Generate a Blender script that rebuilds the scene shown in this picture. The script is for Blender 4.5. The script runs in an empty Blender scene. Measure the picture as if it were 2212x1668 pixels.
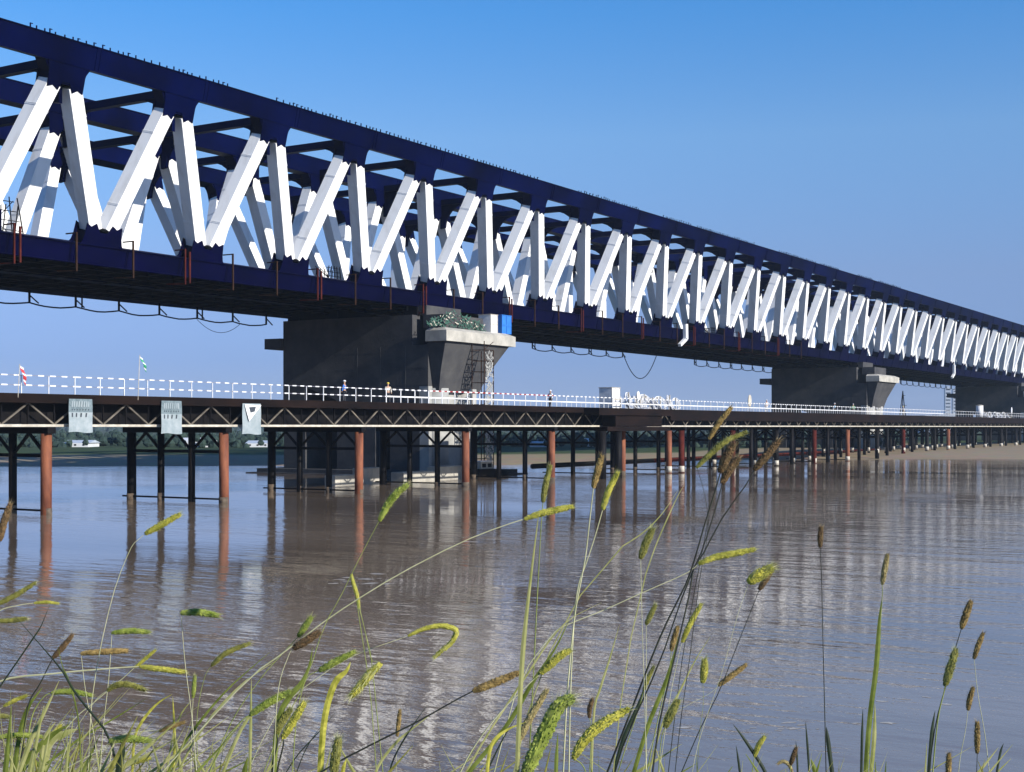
import bpy, math, random
from mathutils import Vector, Matrix, noise
random.seed(7)
C = bpy.context.scene.collection
scn = bpy.context.scene

# ------------------------------------------------------------------ camera
# world: X runs along the bridges, Y away from the near shore, Z = 0 is the river surface
F = 3000.0 / 2212.0            # focal length in picture widths
PHI = math.atan2(1834, 3000)   # angle between the view and the bridge axis
CP, SP = math.cos(PHI), math.sin(PHI)
EYE = 5.34
cam_d = bpy.data.cameras.new('camera')
cam = bpy.data.objects.new('camera', cam_d); C.objects.link(cam)
cam_d.sensor_width = 36; cam_d.lens = 36 * F
cam_d.shift_y = 88 / 2212.0
cam_d.clip_start = 0.05; cam_d.clip_end = 40000
cam.location = (0, 0, EYE)
cam.rotation_euler = (math.radians(90), 0, PHI - math.radians(90))
scn.camera = cam

# ------------------------------------------------------------------ light
SUN_AZ = math.radians(180 + 3)      # clockwise from +Y
SUN_EL = math.radians(25)
world = bpy.data.worlds.new('World'); scn.world = world; world.use_nodes = True
nt = world.node_tree; nt.nodes.clear()
sky = nt.nodes.new('ShaderNodeTexSky'); sky.sky_type = 'NISHITA'; sky.sun_disc = False
sky.sun_elevation = SUN_EL; sky.sun_rotation = SUN_AZ
sky.air_density = 1.0; sky.dust_density = 0.3; sky.ozone_density = 3.0; sky.altitude = 0
bg = nt.nodes.new('ShaderNodeBackground'); bg.inputs['Strength'].default_value = 0.136
# the clear blue of this sky, by height above the horizon
tcw = nt.nodes.new('ShaderNodeTexCoord'); sep = nt.nodes.new('ShaderNodeSeparateXYZ'); nt.links.new(tcw.outputs['Generated'], sep.inputs[0])
rw = nt.nodes.new('ShaderNodeValToRGB'); nt.links.new(sep.outputs['Z'], rw.inputs[0])
ZS = [(0, (.218,.29,.665)), (.047, (.24,.315,.64)), (.107, (.39,.43,.645)), (.203, (.495,.655,.83)), (.288, (.286,.66,.96)), (1, (.22,.50,.85))]
e = rw.color_ramp.elements; e[0].position, e[0].color = ZS[0][0], (*ZS[0][1], 1); e[1].position, e[1].color = 1, (*ZS[-1][1], 1)
for zz, cc in ZS[1:-1]: q = e.new(zz); q.color = (*cc, 1)
mw = nt.nodes.new('ShaderNodeMix'); mw.data_type = 'RGBA'; mw.blend_type = 'MULTIPLY'; mw.inputs['Factor'].default_value = 1
nt.links.new(sky.outputs[0], mw.inputs['A']); nt.links.new(rw.outputs[0], mw.inputs['B'])
wo = nt.nodes.new('ShaderNodeOutputWorld')
nt.links.new(mw.outputs['Result'], bg.inputs[0]); nt.links.new(bg.outputs[0], wo.inputs[0])
sd = bpy.data.lights.new('sun', 'SUN'); sd.energy = 5.0; sd.angle = math.radians(0.5); sd.color = (1, .945, .85)
sun = bpy.data.objects.new('sun', sd); C.objects.link(sun)
sdir = Vector((math.sin(SUN_AZ) * math.cos(SUN_EL), math.cos(SUN_AZ) * math.cos(SUN_EL), math.sin(SUN_EL)))
sun.rotation_euler = sdir.to_track_quat('Z', 'Y').to_euler()
sun.location = (60, -60, 90)
scn.view_settings.view_transform = 'Standard'; scn.view_settings.look = 'None'
scn.view_settings.exposure = 0.45; scn.view_settings.gamma = 1

# ------------------------------------------------------------------ helpers
def at(x, y, depth):
    """point seen at photo position (x, y) (2212 wide) at that depth"""
    l = (x - 1106) / 3000 * depth
    return Vector((CP * depth + SP * l, SP * depth - CP * l, EYE - (y - 922) / 3000 * depth))
def sx(x, Y):
    """position along the bridge axis for photo column x at distance Y"""
    d = 3000 * Y / (CP * (2940 - x))
    return (d - Y * SP) / CP
def flat(depth, x):
    p = at(x, 922, depth); return p.x, p.y

class MB:
    def __init__(s): s.v = []; s.f = []; s.m = []
    def face(s, idx, mi=0): s.f.append(idx); s.m.append(mi)
    def hexa(s, P, mi=0):
        b = len(s.v); s.v += [tuple(p) for p in P]
        for q in ((0,3,2,1),(4,5,6,7),(0,1,5,4),(1,2,6,5),(2,3,7,6),(3,0,4,7)):
            s.face([b+i for i in q], mi)
    def box(s, x0, x1, y0, y1, z0, z1, mi=0):
        s.hexa([(x0,y0,z0),(x1,y0,z0),(x1,y1,z0),(x0,y1,z0),(x0,y0,z1),(x1,y0,z1),(x1,y1,z1),(x0,y1,z1)], mi)
    def beam(s, p, q, w, h, nrm=Vector((0,1,0)), mi=0):
        """box beam: w across (in the plane square to nrm), h along nrm"""
        p = Vector(p); q = Vector(q); d = (q-p).normalized(); n = Vector(nrm)
        n = (n - d*n.dot(d)).normalized(); a = d.cross(n)
        P = []
        for c in (p, q):
            for i, j in ((-1,-1),(1,-1),(1,1),(-1,1)):
                P.append(c + a*(i*w/2) + n*(j*h/2))
        s.hexa(P, mi)
    def tube(s, pts, r, n=8, mi=0, cap=True):
        pts = [Vector(p) for p in pts]
        rs = r if isinstance(r, (list, tuple)) else [r]*len(pts)
        b = len(s.v); up = None
        for i, p in enumerate(pts):
            d = (pts[min(i+1, len(pts)-1)] - pts[max(i-1, 0)]).normalized()
            if up is None:
                up = Vector((0,0,1)) if abs(d.z) < .9 else Vector((1,0,0))
            u = (up - d*up.dot(d)).normalized(); w = d.cross(u); up = u
            for k in range(n):
                a = 2*math.pi*k/n
                s.v.append(tuple(p + (u*math.cos(a) + w*math.sin(a))*rs[i]))
        for i in range(len(pts)-1):
            for k in range(n):
                s.face([b+i*n+k, b+i*n+(k+1)%n, b+(i+1)*n+(k+1)%n, b+(i+1)*n+k], mi)
        if cap:
            s.face([b+k for k in range(n)][::-1], mi)
            s.face([b+(len(pts)-1)*n+k for k in range(n)], mi)
    def prism(s, poly, off, t, mi=0):
        """poly: list of 3-D points, extruded from -t/2 to t/2 along off"""
        off = Vector(off).normalized(); b = len(s.v); n = len(poly)
        for k in (-.5, .5):
            s.v += [tuple(Vector(p) + off*(t*k)) for p in poly]
        s.face([b+i for i in range(n)][::-1], mi); s.face([b+n+i for i in range(n)], mi)
        for i in range(n):
            j = (i+1) % n; s.face([b+i, b+j, b+n+j, b+n+i], mi)
    def build(s, name, mats, parent=None, smooth=False):
        me = bpy.data.meshes.new(name); me.from_pydata(s.v, [], s.f)
        if not isinstance(mats, (list, tuple)): mats = [mats]
        for m in mats: me.materials.append(m)
        if len(mats) > 1: me.polygons.foreach_set('material_index', s.m)
        if smooth: me.polygons.foreach_set('use_smooth', [True]*len(me.polygons))
        me.validate(); me.update()
        o = bpy.data.objects.new(name, me); C.objects.link(o)
        if parent is not None:
            o.parent = parent; o.matrix_parent_inverse = parent.matrix_world.inverted() if False else Matrix.Translation(-Vector(parent.location))
        return o
def tag(o, label=None, cat=None, group=None, kind=None):
    if label: o['label'] = label
    if cat: o['category'] = cat
    if group: o['group'] = group
    if kind: o['kind'] = kind
    return o
def thing(name, label, cat, loc=(0,0,0), group=None):
    o = bpy.data.objects.new(name, None); C.objects.link(o); o.location = loc; o.empty_display_size = .2
    return tag(o, label, cat, group)

# ------------------------------------------------------------------ materials
def mat(name, col, rough=.6, metal=0, col2=None, scale=1.0, stretch=(1,1,1), bump=0, bscale=8, detail=6, lo=.35, hi=.7, spec=None, trans=0):
    m = bpy.data.materials.new(name); m.use_nodes = True; n = m.node_tree; b = n.nodes['Principled BSDF']
    b.inputs['Base Color'].default_value = (*col, 1); b.inputs['Roughness'].default_value = rough
    b.inputs['Metallic'].default_value = metal
    if spec is not None: b.inputs['Specular IOR Level'].default_value = spec
    tc = n.nodes.new('ShaderNodeTexCoord'); mp = n.nodes.new('ShaderNodeMapping'); mp.inputs['Scale'].default_value = stretch
    n.links.new(tc.outputs['Object'], mp.inputs[0])
    if col2 is not None:
        t = n.nodes.new('ShaderNodeTexNoise'); t.inputs['Scale'].default_value = scale; t.inputs['Detail'].default_value = detail
        t.inputs['Roughness'].default_value = .6
        r = n.nodes.new('ShaderNodeValToRGB'); r.color_ramp.elements[0].position = lo; r.color_ramp.elements[1].position = hi
        r.color_ramp.elements[0].color = (*col, 1); r.color_ramp.elements[1].color = (*col2, 1)
        n.links.new(mp.outputs[0], t.inputs[0]); n.links.new(t.outputs[0], r.inputs[0]); n.links.new(r.outputs[0], b.inputs['Base Color'])
    if bump:
        t2 = n.nodes.new('ShaderNodeTexNoise'); t2.inputs['Scale'].default_value = bscale; t2.inputs['Detail'].default_value = 5
        bp = n.nodes.new('ShaderNodeBump'); bp.inputs['Strength'].default_value = bump; bp.inputs['Distance'].default_value = .05
        n.links.new(mp.outputs[0], t2.inputs[0]); n.links.new(t2.outputs[0], bp.inputs['Height']); n.links.new(bp.outputs[0], b.inputs['Normal'])
    if trans:
        b.inputs['Subsurface Weight'].default_value = 0
        tr = n.nodes.new('ShaderNodeBsdfTranslucent'); mx = n.nodes.new('ShaderNodeMixShader'); mx.inputs[0].default_value = trans
        out = n.nodes['Material Output']
        if col2 is not None: n.links.new(r.outputs[0], tr.inputs[0])
        else: tr.inputs[0].default_value = (*col, 1)
        n.links.new(b.outputs[0], mx.inputs[1]); n.links.new(tr.outputs[0], mx.inputs[2]); n.links.new(mx.outputs[0], out.inputs[0])
    return m
NAVY = mat('navy_paint', (.0001,.0007,.012), .45, spec=.03, col2=(.0004,.0026,.038), scale=.14, bump=.05, bscale=3)
NAVY2 = mat('navy_paint_dusty', (.0006,.0009,.013), .5, spec=.03, col2=(.0014,.0016,.025), scale=.4, stretch=(.5,1,1))
WHITE = mat('white_paint', (.82,.82,.81), .45, col2=(.60,.58,.54), scale=.9, stretch=(1,1,.35), bump=.04, bscale=2, lo=.5, hi=.85)
UNDER = mat('dark_underside', (.0022,.0024,.005), .7, spec=.1, col2=(.005,.0045,.006), scale=.5)
CONC_SHADE = mat('concrete', (.05,.05,.055), .9, spec=.1, col2=(.085,.083,.082), scale=.5, bump=.25, bscale=3)  # pier concrete with its shade put in as a darkened base colour
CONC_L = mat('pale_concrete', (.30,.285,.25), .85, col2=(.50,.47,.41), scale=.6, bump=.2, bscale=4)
RUST = mat('rusty_steel', (.10,.026,.012), .8, col2=(.26,.085,.035), scale=1.6, stretch=(1,1,.35), bump=.3, bscale=9)
RUSTD = mat('dark_rust', (.045,.008,.006), .8, spec=.1, col2=(.10,.018,.012), scale=1.2, bump=.2)
BLACK = mat('tarred_steel', (.003,.003,.0045), .6, spec=.12, col2=(.008,.0065,.006), scale=1.4, stretch=(1,1,.4), bump=.3)
DECK = mat('deck_steel', (.0045,.003,.003), .75, spec=.1, col2=(.014,.007,.005), scale=.8, stretch=(.4,1,1))
HANG = mat('hanger_brown', (.022,.012,.008), .8, spec=.1, col2=(.06,.028,.015), scale=2)
LATT = mat('lattice_brown', (.035,.03,.024), .7, col2=(.20,.17,.13), scale=1.3)
WIRE = mat('rail_wire', (.16,.16,.2), .6, col2=(.22,.2,.24), scale=3)
MUD = mat('dried_mud', (.05,.035,.025), .95, col2=(.16,.12,.085), scale=3)
CONC_LIT = mat('sunlit_concrete', (.26,.26,.25), .85, col2=(.42,.41,.38), scale=.5, bump=.2, bscale=3)  # paler copy of the pier concrete, painting sunlight onto the near faces
CREAM = mat('weathered_galvanised', (.38,.34,.28), .6, col2=(.60,.55,.46), scale=2.0, bump=.2)
RAILW = mat('rail_white', (.78,.78,.78), .5, col2=(.62,.62,.64), scale=4)
RAILR = mat('rail_red', (.30,.02,.02), .55, col2=(.22,.02,.025), scale=4)
CLOTH = mat('pale_cloth', (.22,.27,.29), .8, col2=(.32,.36,.38), scale=2, bump=.3, bscale=2)
CLOTHG = mat('grey_print', (.10,.14,.16), .8, col2=(.18,.23,.25), scale=6)
INK = mat('print_ink', (.03,.04,.05), .8, col2=(.05,.06,.08), scale=9)
BLUEP = mat('blue_sheet', (.02,.14,.48), .5, col2=(.03,.19,.55), scale=2)
BLUEC = mat('blue_cloth', (.03,.13,.50), .8, col2=(.05,.20,.60), scale=6)
SKIN = mat('skin', (.42,.24,.16), .6, col2=(.46,.27,.18), scale=9)
TROUS = mat('dark_trousers', (.02,.022,.03), .8, col2=(.03,.03,.04), scale=6)
REDC = mat('red_cloth', (.45,.02,.03), .7, col2=(.55,.05,.05), scale=4)
GREENC = mat('green_cloth', (.02,.28,.12), .7, col2=(.04,.34,.16), scale=4)
LBLUE = mat('light_blue_cloth', (.10,.35,.55), .8, col2=(.14,.42,.6), scale=5)
NETG = mat('green_net', (.02,.07,.05), .8, col2=(.05,.14,.10), scale=3)

# water -------------------------------------------------------------
def water_mat():
    m = bpy.data.materials.new('river_water'); m.use_nodes = True; n = m.node_tree; b = n.nodes['Principled BSDF']
    b.inputs['Roughness'].default_value = .04; b.inputs['IOR'].default_value = 1.55
    geo = n.nodes.new('ShaderNodeNewGeometry')
    def tex(scale, stretch, detail, rot=PHI, rough=.55):
        mp = n.nodes.new('ShaderNodeMapping'); mp.vector_type = 'POINT'
        mp.inputs['Rotation'].default_value = (0, 0, -rot); mp.inputs['Scale'].default_value = stretch
        t = n.nodes.new('ShaderNodeTexNoise'); t.inputs['Scale'].default_value = scale; t.inputs['Detail'].default_value = detail
        t.inputs['Roughness'].default_value = rough
        n.links.new(geo.outputs['Position'], mp.inputs[0]); n.links.new(mp.outputs[0], t.inputs[0]); return t
    mud = tex(.05, (1, .4, 1), 4)
    r = n.nodes.new('ShaderNodeValToRGB'); r.color_ramp.elements[0].color = (.125,.090,.060,1); r.color_ramp.elements[1].color = (.25,.190,.138,1)
    r.color_ramp.elements[0].position = .3; r.color_ramp.elements[1].position = .7
    n.links.new(mud.outputs[0], r.inputs[0]); n.links.new(r.outputs[0], b.inputs['Base Color'])
    w1 = tex(2.1, (1, .38, 1), 4); w2 = tex(.5, (1, .28, 1), 3, PHI + .15); patch = tex(.045, (1, .3, 1), 3, PHI, .6)
    pr = n.nodes.new('ShaderNodeMapRange'); pr.inputs[1].default_value = .38; pr.inputs[2].default_value = .62
    pr.inputs[3].default_value = .12; pr.inputs[4].default_value = 1.0
    n.links.new(patch.outputs[0], pr.inputs[0])
    rr = n.nodes.new('ShaderNodeMapRange'); rr.inputs[1].default_value = .35; rr.inputs[2].default_value = .65
    rr.inputs[3].default_value = .02; rr.inputs[4].default_value = .06
    pt2 = tex(.03, (1, .22, 1), 4, PHI+.1, .6); n.links.new(pt2.outputs[0], rr.inputs[0]); n.links.new(rr.outputs[0], b.inputs['Roughness'])
    add = n.nodes.new('ShaderNodeMath'); add.operation = 'MULTIPLY_ADD'; add.inputs[1].default_value = 3.2
    n.links.new(w2.outputs[0], add.inputs[0]); n.links.new(w1.outputs[0], add.inputs[2])
    bp = n.nodes.new('ShaderNodeBump'); bp.inputs['Distance'].default_value = .023
    n.links.new(pr.outputs[0], bp.inputs['Strength']); n.links.new(add.outputs[0], bp.inputs['Height']); n.links.new(bp.outputs[0], b.inputs['Normal'])
    return m
WATER = water_mat()
mb = MB(); R = 5200
mb.v = [(-R,-R,0),(R,-R,0),(R,R,0),(-R,R,0)]; mb.face([0,1,2,3])
tag(mb.build('water', WATER), 'brown muddy river with small ripples under the bridges', 'water', kind='structure')

# ground: far bank and near bank --------------------------------------
def ground_mat(name, zones):
    """zones by object-space attribute: colour ramp over the 'dist' vertex attribute"""
    m = bpy.data.materials.new(name); m.use_nodes = True; n = m.node_tree; b = n.nodes['Principled BSDF']; b.inputs['Roughness'].default_value = .95
    b.inputs['Specular IOR Level'].default_value = .1
    a = n.nodes.new('ShaderNodeAttribute'); a.attribute_name = 'dist'
    t = n.nodes.new('ShaderNodeTexNoise'); t.inputs['Scale'].default_value = .06; t.inputs['Detail'].default_value = 8
    geo = n.nodes.new('ShaderNodeNewGeometry'); n.links.new(geo.outputs['Position'], t.inputs[0])
    ad = n.nodes.new('ShaderNodeMath'); ad.operation = 'MULTIPLY_ADD'; ad.inputs[1].default_value = .05
    n.links.new(t.outputs[0], ad.inputs[0]); n.links.new(a.outputs['Fac'], ad.inputs[2])
    r = n.nodes.new('ShaderNodeValToRGB')
    els = r.color_ramp.elements
    els[0].position, els[0].color = zones[0][0], (*zones[0][1], 1); els[1].position, els[1].color = zones[-1][0], (*zones[-1][1], 1)
    for p, c in zones[1:-1]:
        e = els.new(p); e.color = (*c, 1)
    t2 = n.nodes.new('ShaderNodeTexNoise'); t2.inputs['Scale'].default_value = .5; t2.inputs['Detail'].default_value = 8
    n.links.new(geo.outputs['Position'], t2.inputs[0])
    mx = n.nodes.new('ShaderNodeMix'); mx.data_type = 'RGBA'; mx.blend_type = 'MULTIPLY'; mx.inputs['Factor'].default_value = .45
    n.links.new(ad.outputs[0], r.inputs[0]); n.links.new(r.outputs[0], mx.inputs['A']); n.links.new(t2.outputs[1], mx.inputs['B'])
    n.links.new(mx.outputs['Result'], b.inputs['Base Color']); return m
BANKM = ground_mat('far_bank_ground', [(0, (.14,.10,.07)), (.03, (.34,.27,.19)), (.19, (.33,.27,.18)), (.235, (.07,.10,.035)), (.33, (.05,.08,.03)), (1, (.06,.08,.04))])
def bank_edge(x):          # depth of the far waterline for photo column x
    t = max(0, min(1, (x - 900) / 900)); t = t*t*(3-2*t)
    return 186 + 38*t + 4*noise.noise(Vector((x*.004, 3, 0)))
def bank():
    mb = MB(); cols = list(range(-3200, 6400, 60)); rows = [0, 2, 6, 14, 28, 45, 70, 110, 180, 320, 600, 1200, 2600, 4400]
    att = []
    for i, x in enumerate(cols):
        e = bank_edge(x)
        for r in rows:
            d = e + r; p = flat(d, x)
            z = -.25 + 1.3*(1 - math.exp(-r/16)) + (.25*noise.noise(Vector((p[0]*.02, p[1]*.02, 1))) if r > 3 else 0)
            mb.v.append((p[0], p[1], z))
            # on the right the sand reaches much farther in
            k = 1 if x < 1500 else 1 + 3*min(1, (x-1500)/400)
            att.append(min(1, r/180/k))
    n = len(rows)
    for i in range(len(cols)-1):
        for j in range(n-1):
            mb.face([i*n+j, (i+1)*n+j, (i+1)*n+j+1, i*n+j+1])
    o = mb.build('far_bank', BANKM, smooth=True)
    a = o.data.attributes.new('dist', 'FLOAT', 'POINT'); a.data.foreach_set('value', att)
    tag(o, 'low sandy far bank turning to green fields', 'ground', kind='structure')
bank()
GRND = mat('near_bank_soil', (.05,.045,.03), .95, col2=(.06,.08,.03), scale=1.5, bump=.5, bscale=6)
def near_z(d):             # height of the near bank at distance d in front of the camera
    return 3.85 if d < 4 else 3.85 - (d-4)*.40
def near_bank():
    mb = MB(); rows = [-30, -8, -2, 0, 1, 2, 3, 4, 6, 9, 13, 15]; cols = [c*2.5 for c in range(-60, 61)]
    for c in cols:
        for r in rows:
            mb.v.append((CP*r + SP*c, SP*r - CP*c, near_z(r) + .08*noise.noise(Vector((c*.6, r*.6, 0)))*(1 if r < 12 else 0)))
    n = len(rows)
    for i in range(len(cols)-1):
        for j in range(n-1): mb.face([i*n+j, i*n+j+1, (i+1)*n+j+1, (i+1)*n+j])
    tag(mb.build('near_bank', GRND, smooth=True), 'grassy earth bank below the camera', 'ground', kind='structure')
near_bank()

# ------------------------------------------------------------------ the steel truss bridge
P = 12.0; S0 = 73.5
ZT = EYE + 29.0; ZB = EYE + 14.15
TRY = [(85.4, 88.8), (100.0, 100.0), (114.6, 111.2)]
K0, K1 = -4, 37
def build_bridge():
    br = thing('truss_bridge', 'long navy and white steel truss bridge on concrete piers', 'bridge', (S0, 100, ZB))
    xs0, xs1 = S0 + K0*P - 6, S0 + K1*P + 6
    diags = []
    for ti, (yt, yb) in enumerate(TRY):
        T = Vector((0, yt, ZT)); B = Vector((0, yb, ZB)); up = (T-B).normalized(); nr = up.cross(Vector((1,0,0))).normalized()
        if nr.y > 0: nr = -nr       # towards the near side
        Lp = (T-B).length
        tc = MB()
        tc.beam((xs0, yt, ZT), (xs1, yt, ZT), 1.9, 1.3, nr)
        for sgn in (1, -1):   # flanges standing proud of the webs
            c = T + up*(sgn*.93)
            tc.beam((xs0, c.y, c.z), (xs1, c.y, c.z), .07, 1.5, nr)
        for k in range(K0, K1+1):   # splice plates
            for q in (2.6, 3.0):
                c = T + nr*.67; tc.beam((S0+k*P+q-.1, c.y, c.z), (S0+k*P+q+.1, c.y, c.z), 1.75, .05, nr)
        otc = tc.build('top_chord', NAVY, br)
        bc = MB()
        bc.beam((xs0, yb, ZB), (xs1, yb, ZB), 1.6, 1.3, nr)
        for sgn in (1, -1):
            c = B + up*(sgn*.78); bc.beam((xs0, c.y, c.z), (xs1, c.y, c.z), .07, 1.56, nr)
        for k in range(K0, K1+1):
            for q in (8.8, 3.4):
                c = B + nr*.67; bc.beam((S0+k*P+q-.06, c.y, c.z), (S0+k*P+q+.06, c.y, c.z), 1.5, .06, nr)
        obc = bc.build('bottom_chord', NAVY2, br)
        for k in range(K0, K1+1):
            s = S0 + k*P
            # top gusset: a plate pair hugging both diagonals, notched between them
            c = lambda a, b_, base: base + Vector((a, 0, 0)) + up*b_
            tb = Vector((s, yt, ZT)); bb = Vector((s+P/2, yb, ZB))
            g = MB(); out = [(-1.98,-.9),(-1.85,-1.25),(-1.75,-1.7),(-1.72,-2.95),(-1.2,-2.75),(-.7,-3.05),(-.35,-2.35),(.35,-2.35),(.7,-3.05),(1.2,-2.75),(1.72,-2.95),(1.75,-1.7),(1.85,-1.25),(1.98,-.9)]
            for off in (.66, -.66):
                g.prism([c(a, b_, tb) + nr*off for a, b_ in out], nr, .07)
            g.prism([c(a, b_, tb) for a, b_ in [(-2.2,-.95),(-1.6,-1.9),(-1.5,-2.5),(1.5,-2.5),(1.6,-1.9),(2.2,-.95)]], nr, 1.2)
            g.build('gusset_plate', NAVY, otc)
            g = MB(); out = [(-2.3,.75),(-2.1,1.0),(-1.95,1.5),(-1.85,2.5),(-1.35,2.25),(-.85,2.55),(-.4,1.85),(.4,1.85),(.85,2.55),(1.35,2.25),(1.85,2.5),(1.95,1.5),(2.1,1.0),(2.3,.75)]
            for off in (.66, -.66):
                g.prism([c(a, b_, bb) + nr*off for a, b_ in out], nr, .07)
            for a in (-1.05, 1.05):
                g.prism([c(a+q, b_, bb) for q, b_ in [(-.55,.76),(-.5,1.9),(.5,1.9),(.55,.76)]], nr, 1.2)
            g.build('gusset_plate', NAVY2, obc)
            for sg in (-1, 1):
                e = Vector((s + sg*P/2, yb, ZB)); d = (e-tb).normalized()
                diags.append((ti, k, tb + d*2.75, e - d*2.15, nr))
    # diagonals: white box members; the hundred largest are parts of their own
    depth = lambda q: CP*q[2].x + SP*q[2].y
    vis = sorted(diags, key=lambda q: depth(q) + q[0]*42 + (1000 if depth(q) < 88 else 0))
    rest = MB()
    for i, (ti, k, a, b_, nr) in enumerate(vis):
        m = MB() if i < 100 else rest
        m.beam(a, b_, 1.24, 1.24, nr)
        # end collars
        d = (b_-a).normalized()
        if i < 100:
            for q in (2.2, 2.32): m.beam(a + d*q, a + d*(q+.05), 1.3, 1.3, nr); m.beam(b_ - d*(q+.05), b_ - d*q, 1.3, 1.3, nr)
            m.build('diagonal', WHITE, br)
    tag(rest.build('diagonal', WHITE, br), kind='stuff')
    # cross beams at the top nodes with curved knee brackets
    for k in range(K0, K1+1):
        s = S0 + k*P; m = MB()
        z0 = ZT - .95
        m.box(s-.25, s+.25, 85.9, 114.1, z0, z0+.66)
        m.box(s-.34, s+.34, 85.9, 114.1, z0-.05, z0)
        def knee(y, sg):
            pts = [Vector((s, y, z0)), Vector((s, y + sg*4.2, z0))]
            for q in range(7):
                a = q/6; pts.append(Vector((s, y + sg*(4.0 - 3.3*math.sin(a*math.pi/2)), z0 - 2.9*(1-math.cos(a*math.pi/2)))))
            pts.append(Vector((s, y, z0-3.0)))
            m.prism(pts, (1,0,0), .34)
        knee(85.9, 1); knee(99.5, -1); knee(100.5, 1); knee(114.1, -1)
        m.build('cross_beam', NAVY, br)
    # railway floor between the bottom chords
    m = MB(); zu = ZB - .83
    m.box(xs0, xs1, 89.4, 110.6, zu+.30, zu+.62)
    s = xs0 + 2
    while s < xs1:
        m.box(s-.2, s+.2, 89.3, 110.7, zu-.02, zu+.3); s += 3
    for y in (91, 94, 97, 103, 106, 109): m.box(xs0, xs1, y-.15, y+.15, zu-.12, zu+.3)
    m.build('floor_deck', UNDER, br)
    # shear studs along the top chord
    m = MB(); s = 62
    while s < 300:
        if noise.noise(Vector((s*.07, 0, 0))) > -.12:
            h = .16 + .12*random.random()
            m.box(s-.04, s+.04, 84.95, 85.03, ZT+.9, ZT+.95+h)
            if random.random() < .3: m.box(s-.04, s+.22, 84.95, 85.03, ZT+.95+h, ZT+1.0+h)
        s += random.uniform(.45, 1.0)
    tag(m.build('shear_studs', NAVY, br), kind='stuff')
    # rusty hangers of the outer work platform on the near bottom chord
    for q in range(-4, 30):
        s = sx(284, 87.6) + (q-2)*6.0
        m = MB(); z1 = ZB + 1.3 + .3*random.random(); y = 87.4
        m.beam((s, y, z1), (s, y, ZB-1.75), .13, .13)
        m.beam((s, y, z1-.05), (s, 88.6, z1-.05), .1, .1, (0,0,1))
        m.beam((s, y, ZB-1.7), (s-.05, y+2.2, ZB-1.62), .1, .1, (0,0,1))
        if q % 3 == 0: m.beam((s+.55, y, z1-.2), (s+.55, y, ZB-1.6), .16, .12)
        m.build('platform_hanger', RUSTD if q % 3 == 0 else HANG, br)
    # inspection line hung below the far chord
    def walk(x0, x1, step, name, drop=1.35, Y=109.6):
        s = sx(x0, Y); e = sx(x1, Y); n = max(1, round((e-s)/step)); step = (e-s)/n
        pts = []; zt = zu; i = 0
        m = MB()
        for i in range(n+1):
            a = s + i*step
            m.beam((a, Y, zt), (a, Y, zt-drop), .16, .16)
            if i % 3 == 0: m.beam((a+.8, Y, zt), (a+.8, Y, zt-drop), .12, .12)
            m.beam((a, Y, zt-drop*.45), (a+1.1, Y, zt-drop+.02), .1, .1)
        for i in range(n*6+1):
            a = i/6; pts.append((s + a*step, Y, zt - drop - .28*abs(math.sin(a*math.pi)) + .04*random.random()))
        m.tube(pts, .075, 6)
        m.build(name, UNDER, br)
    walk(-160, 575, 6.0, 'inspection_rail')
    walk(1500, 1690, 6.0, 'inspection_rail')
    walk(1945, 2075, 6.0, 'inspection_rail')
    walk(1150, 1345, 6.5, 'inspection_rail', drop=1.2)
    # sagging cables
    def sag(x0, x1, Y, z0, z1, dip, name, r=.05):
        a, b_ = sx(x0, Y), sx(x1, Y); m = MB()
        m.tube([(a+(b_-a)*t/16, Y, z0+(z1-z0)*t/16 - dip*4*(t/16)*(1-t/16)) for t in range(17)], r, 5); m.build(name, UNDER, br)
    sag(1345, 1418, 105, zu-.9, zu-.9, 4.2, 'hanging_cable', .07)
    sag(424, 520, 109.4, zu-1.4, zu-1.5, 1.3, 'hanging_cable', .03)
    # pale drain chutes on the bottom chord
    for x, w in ((1478, 1.0), (2059, 1.0)):
        s = sx(x, 87.5); m = MB()
        m.beam((s, 87.3, ZB+1.4), (s+.1, 87.3, ZB-.9), .8, .5); m.beam((s+.1, 87.3, ZB-.85), (s-2.1, 87.3, ZB-1.9), .45, .5)
        m.build('drain_chute', WHITE, br)
    # netted winch frames on the railway floor
    for x, h in ((2, 3.4), (722, 1.9), (1540, 1.6)):
        s = sx(x, 92); m = MB(); w = h*.7
        for i in range(5):
            a = s - w + i*w/2
            m.beam((a, 92, ZB+.3), (a + (w-i*w/2)*.35, 92, ZB+.8+h), .07, .07); m.beam((a, 93.5, ZB+.3), (a+w*.2, 93.5, ZB+.8+h*.9), .07, .07)
            m.beam((s-w, 92, ZB+.8+h*i/4.5), (s+w*(1-i*.12), 92, ZB+.8+h*i/4.5), .06, .06)
            m.beam((a, 92, ZB+.3), (s+w-i*w/2, 93.5, ZB+.8+h), .05, .05)
        m.box(s-w*.6, s+w*.6, 92.2, 93.4, ZB+.3, ZB+1.3)
        m.build('winch_frame', UNDER, br)
    # white pipe on the floor edge behind the near truss
    m = MB(); m.tube([(xs0, 90.2, ZB+1.05), (xs1, 90.2, ZB+1.05)], .06, 6); m.build('handrail', CREAM, br)
    return br
bridge = build_bridge()

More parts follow.
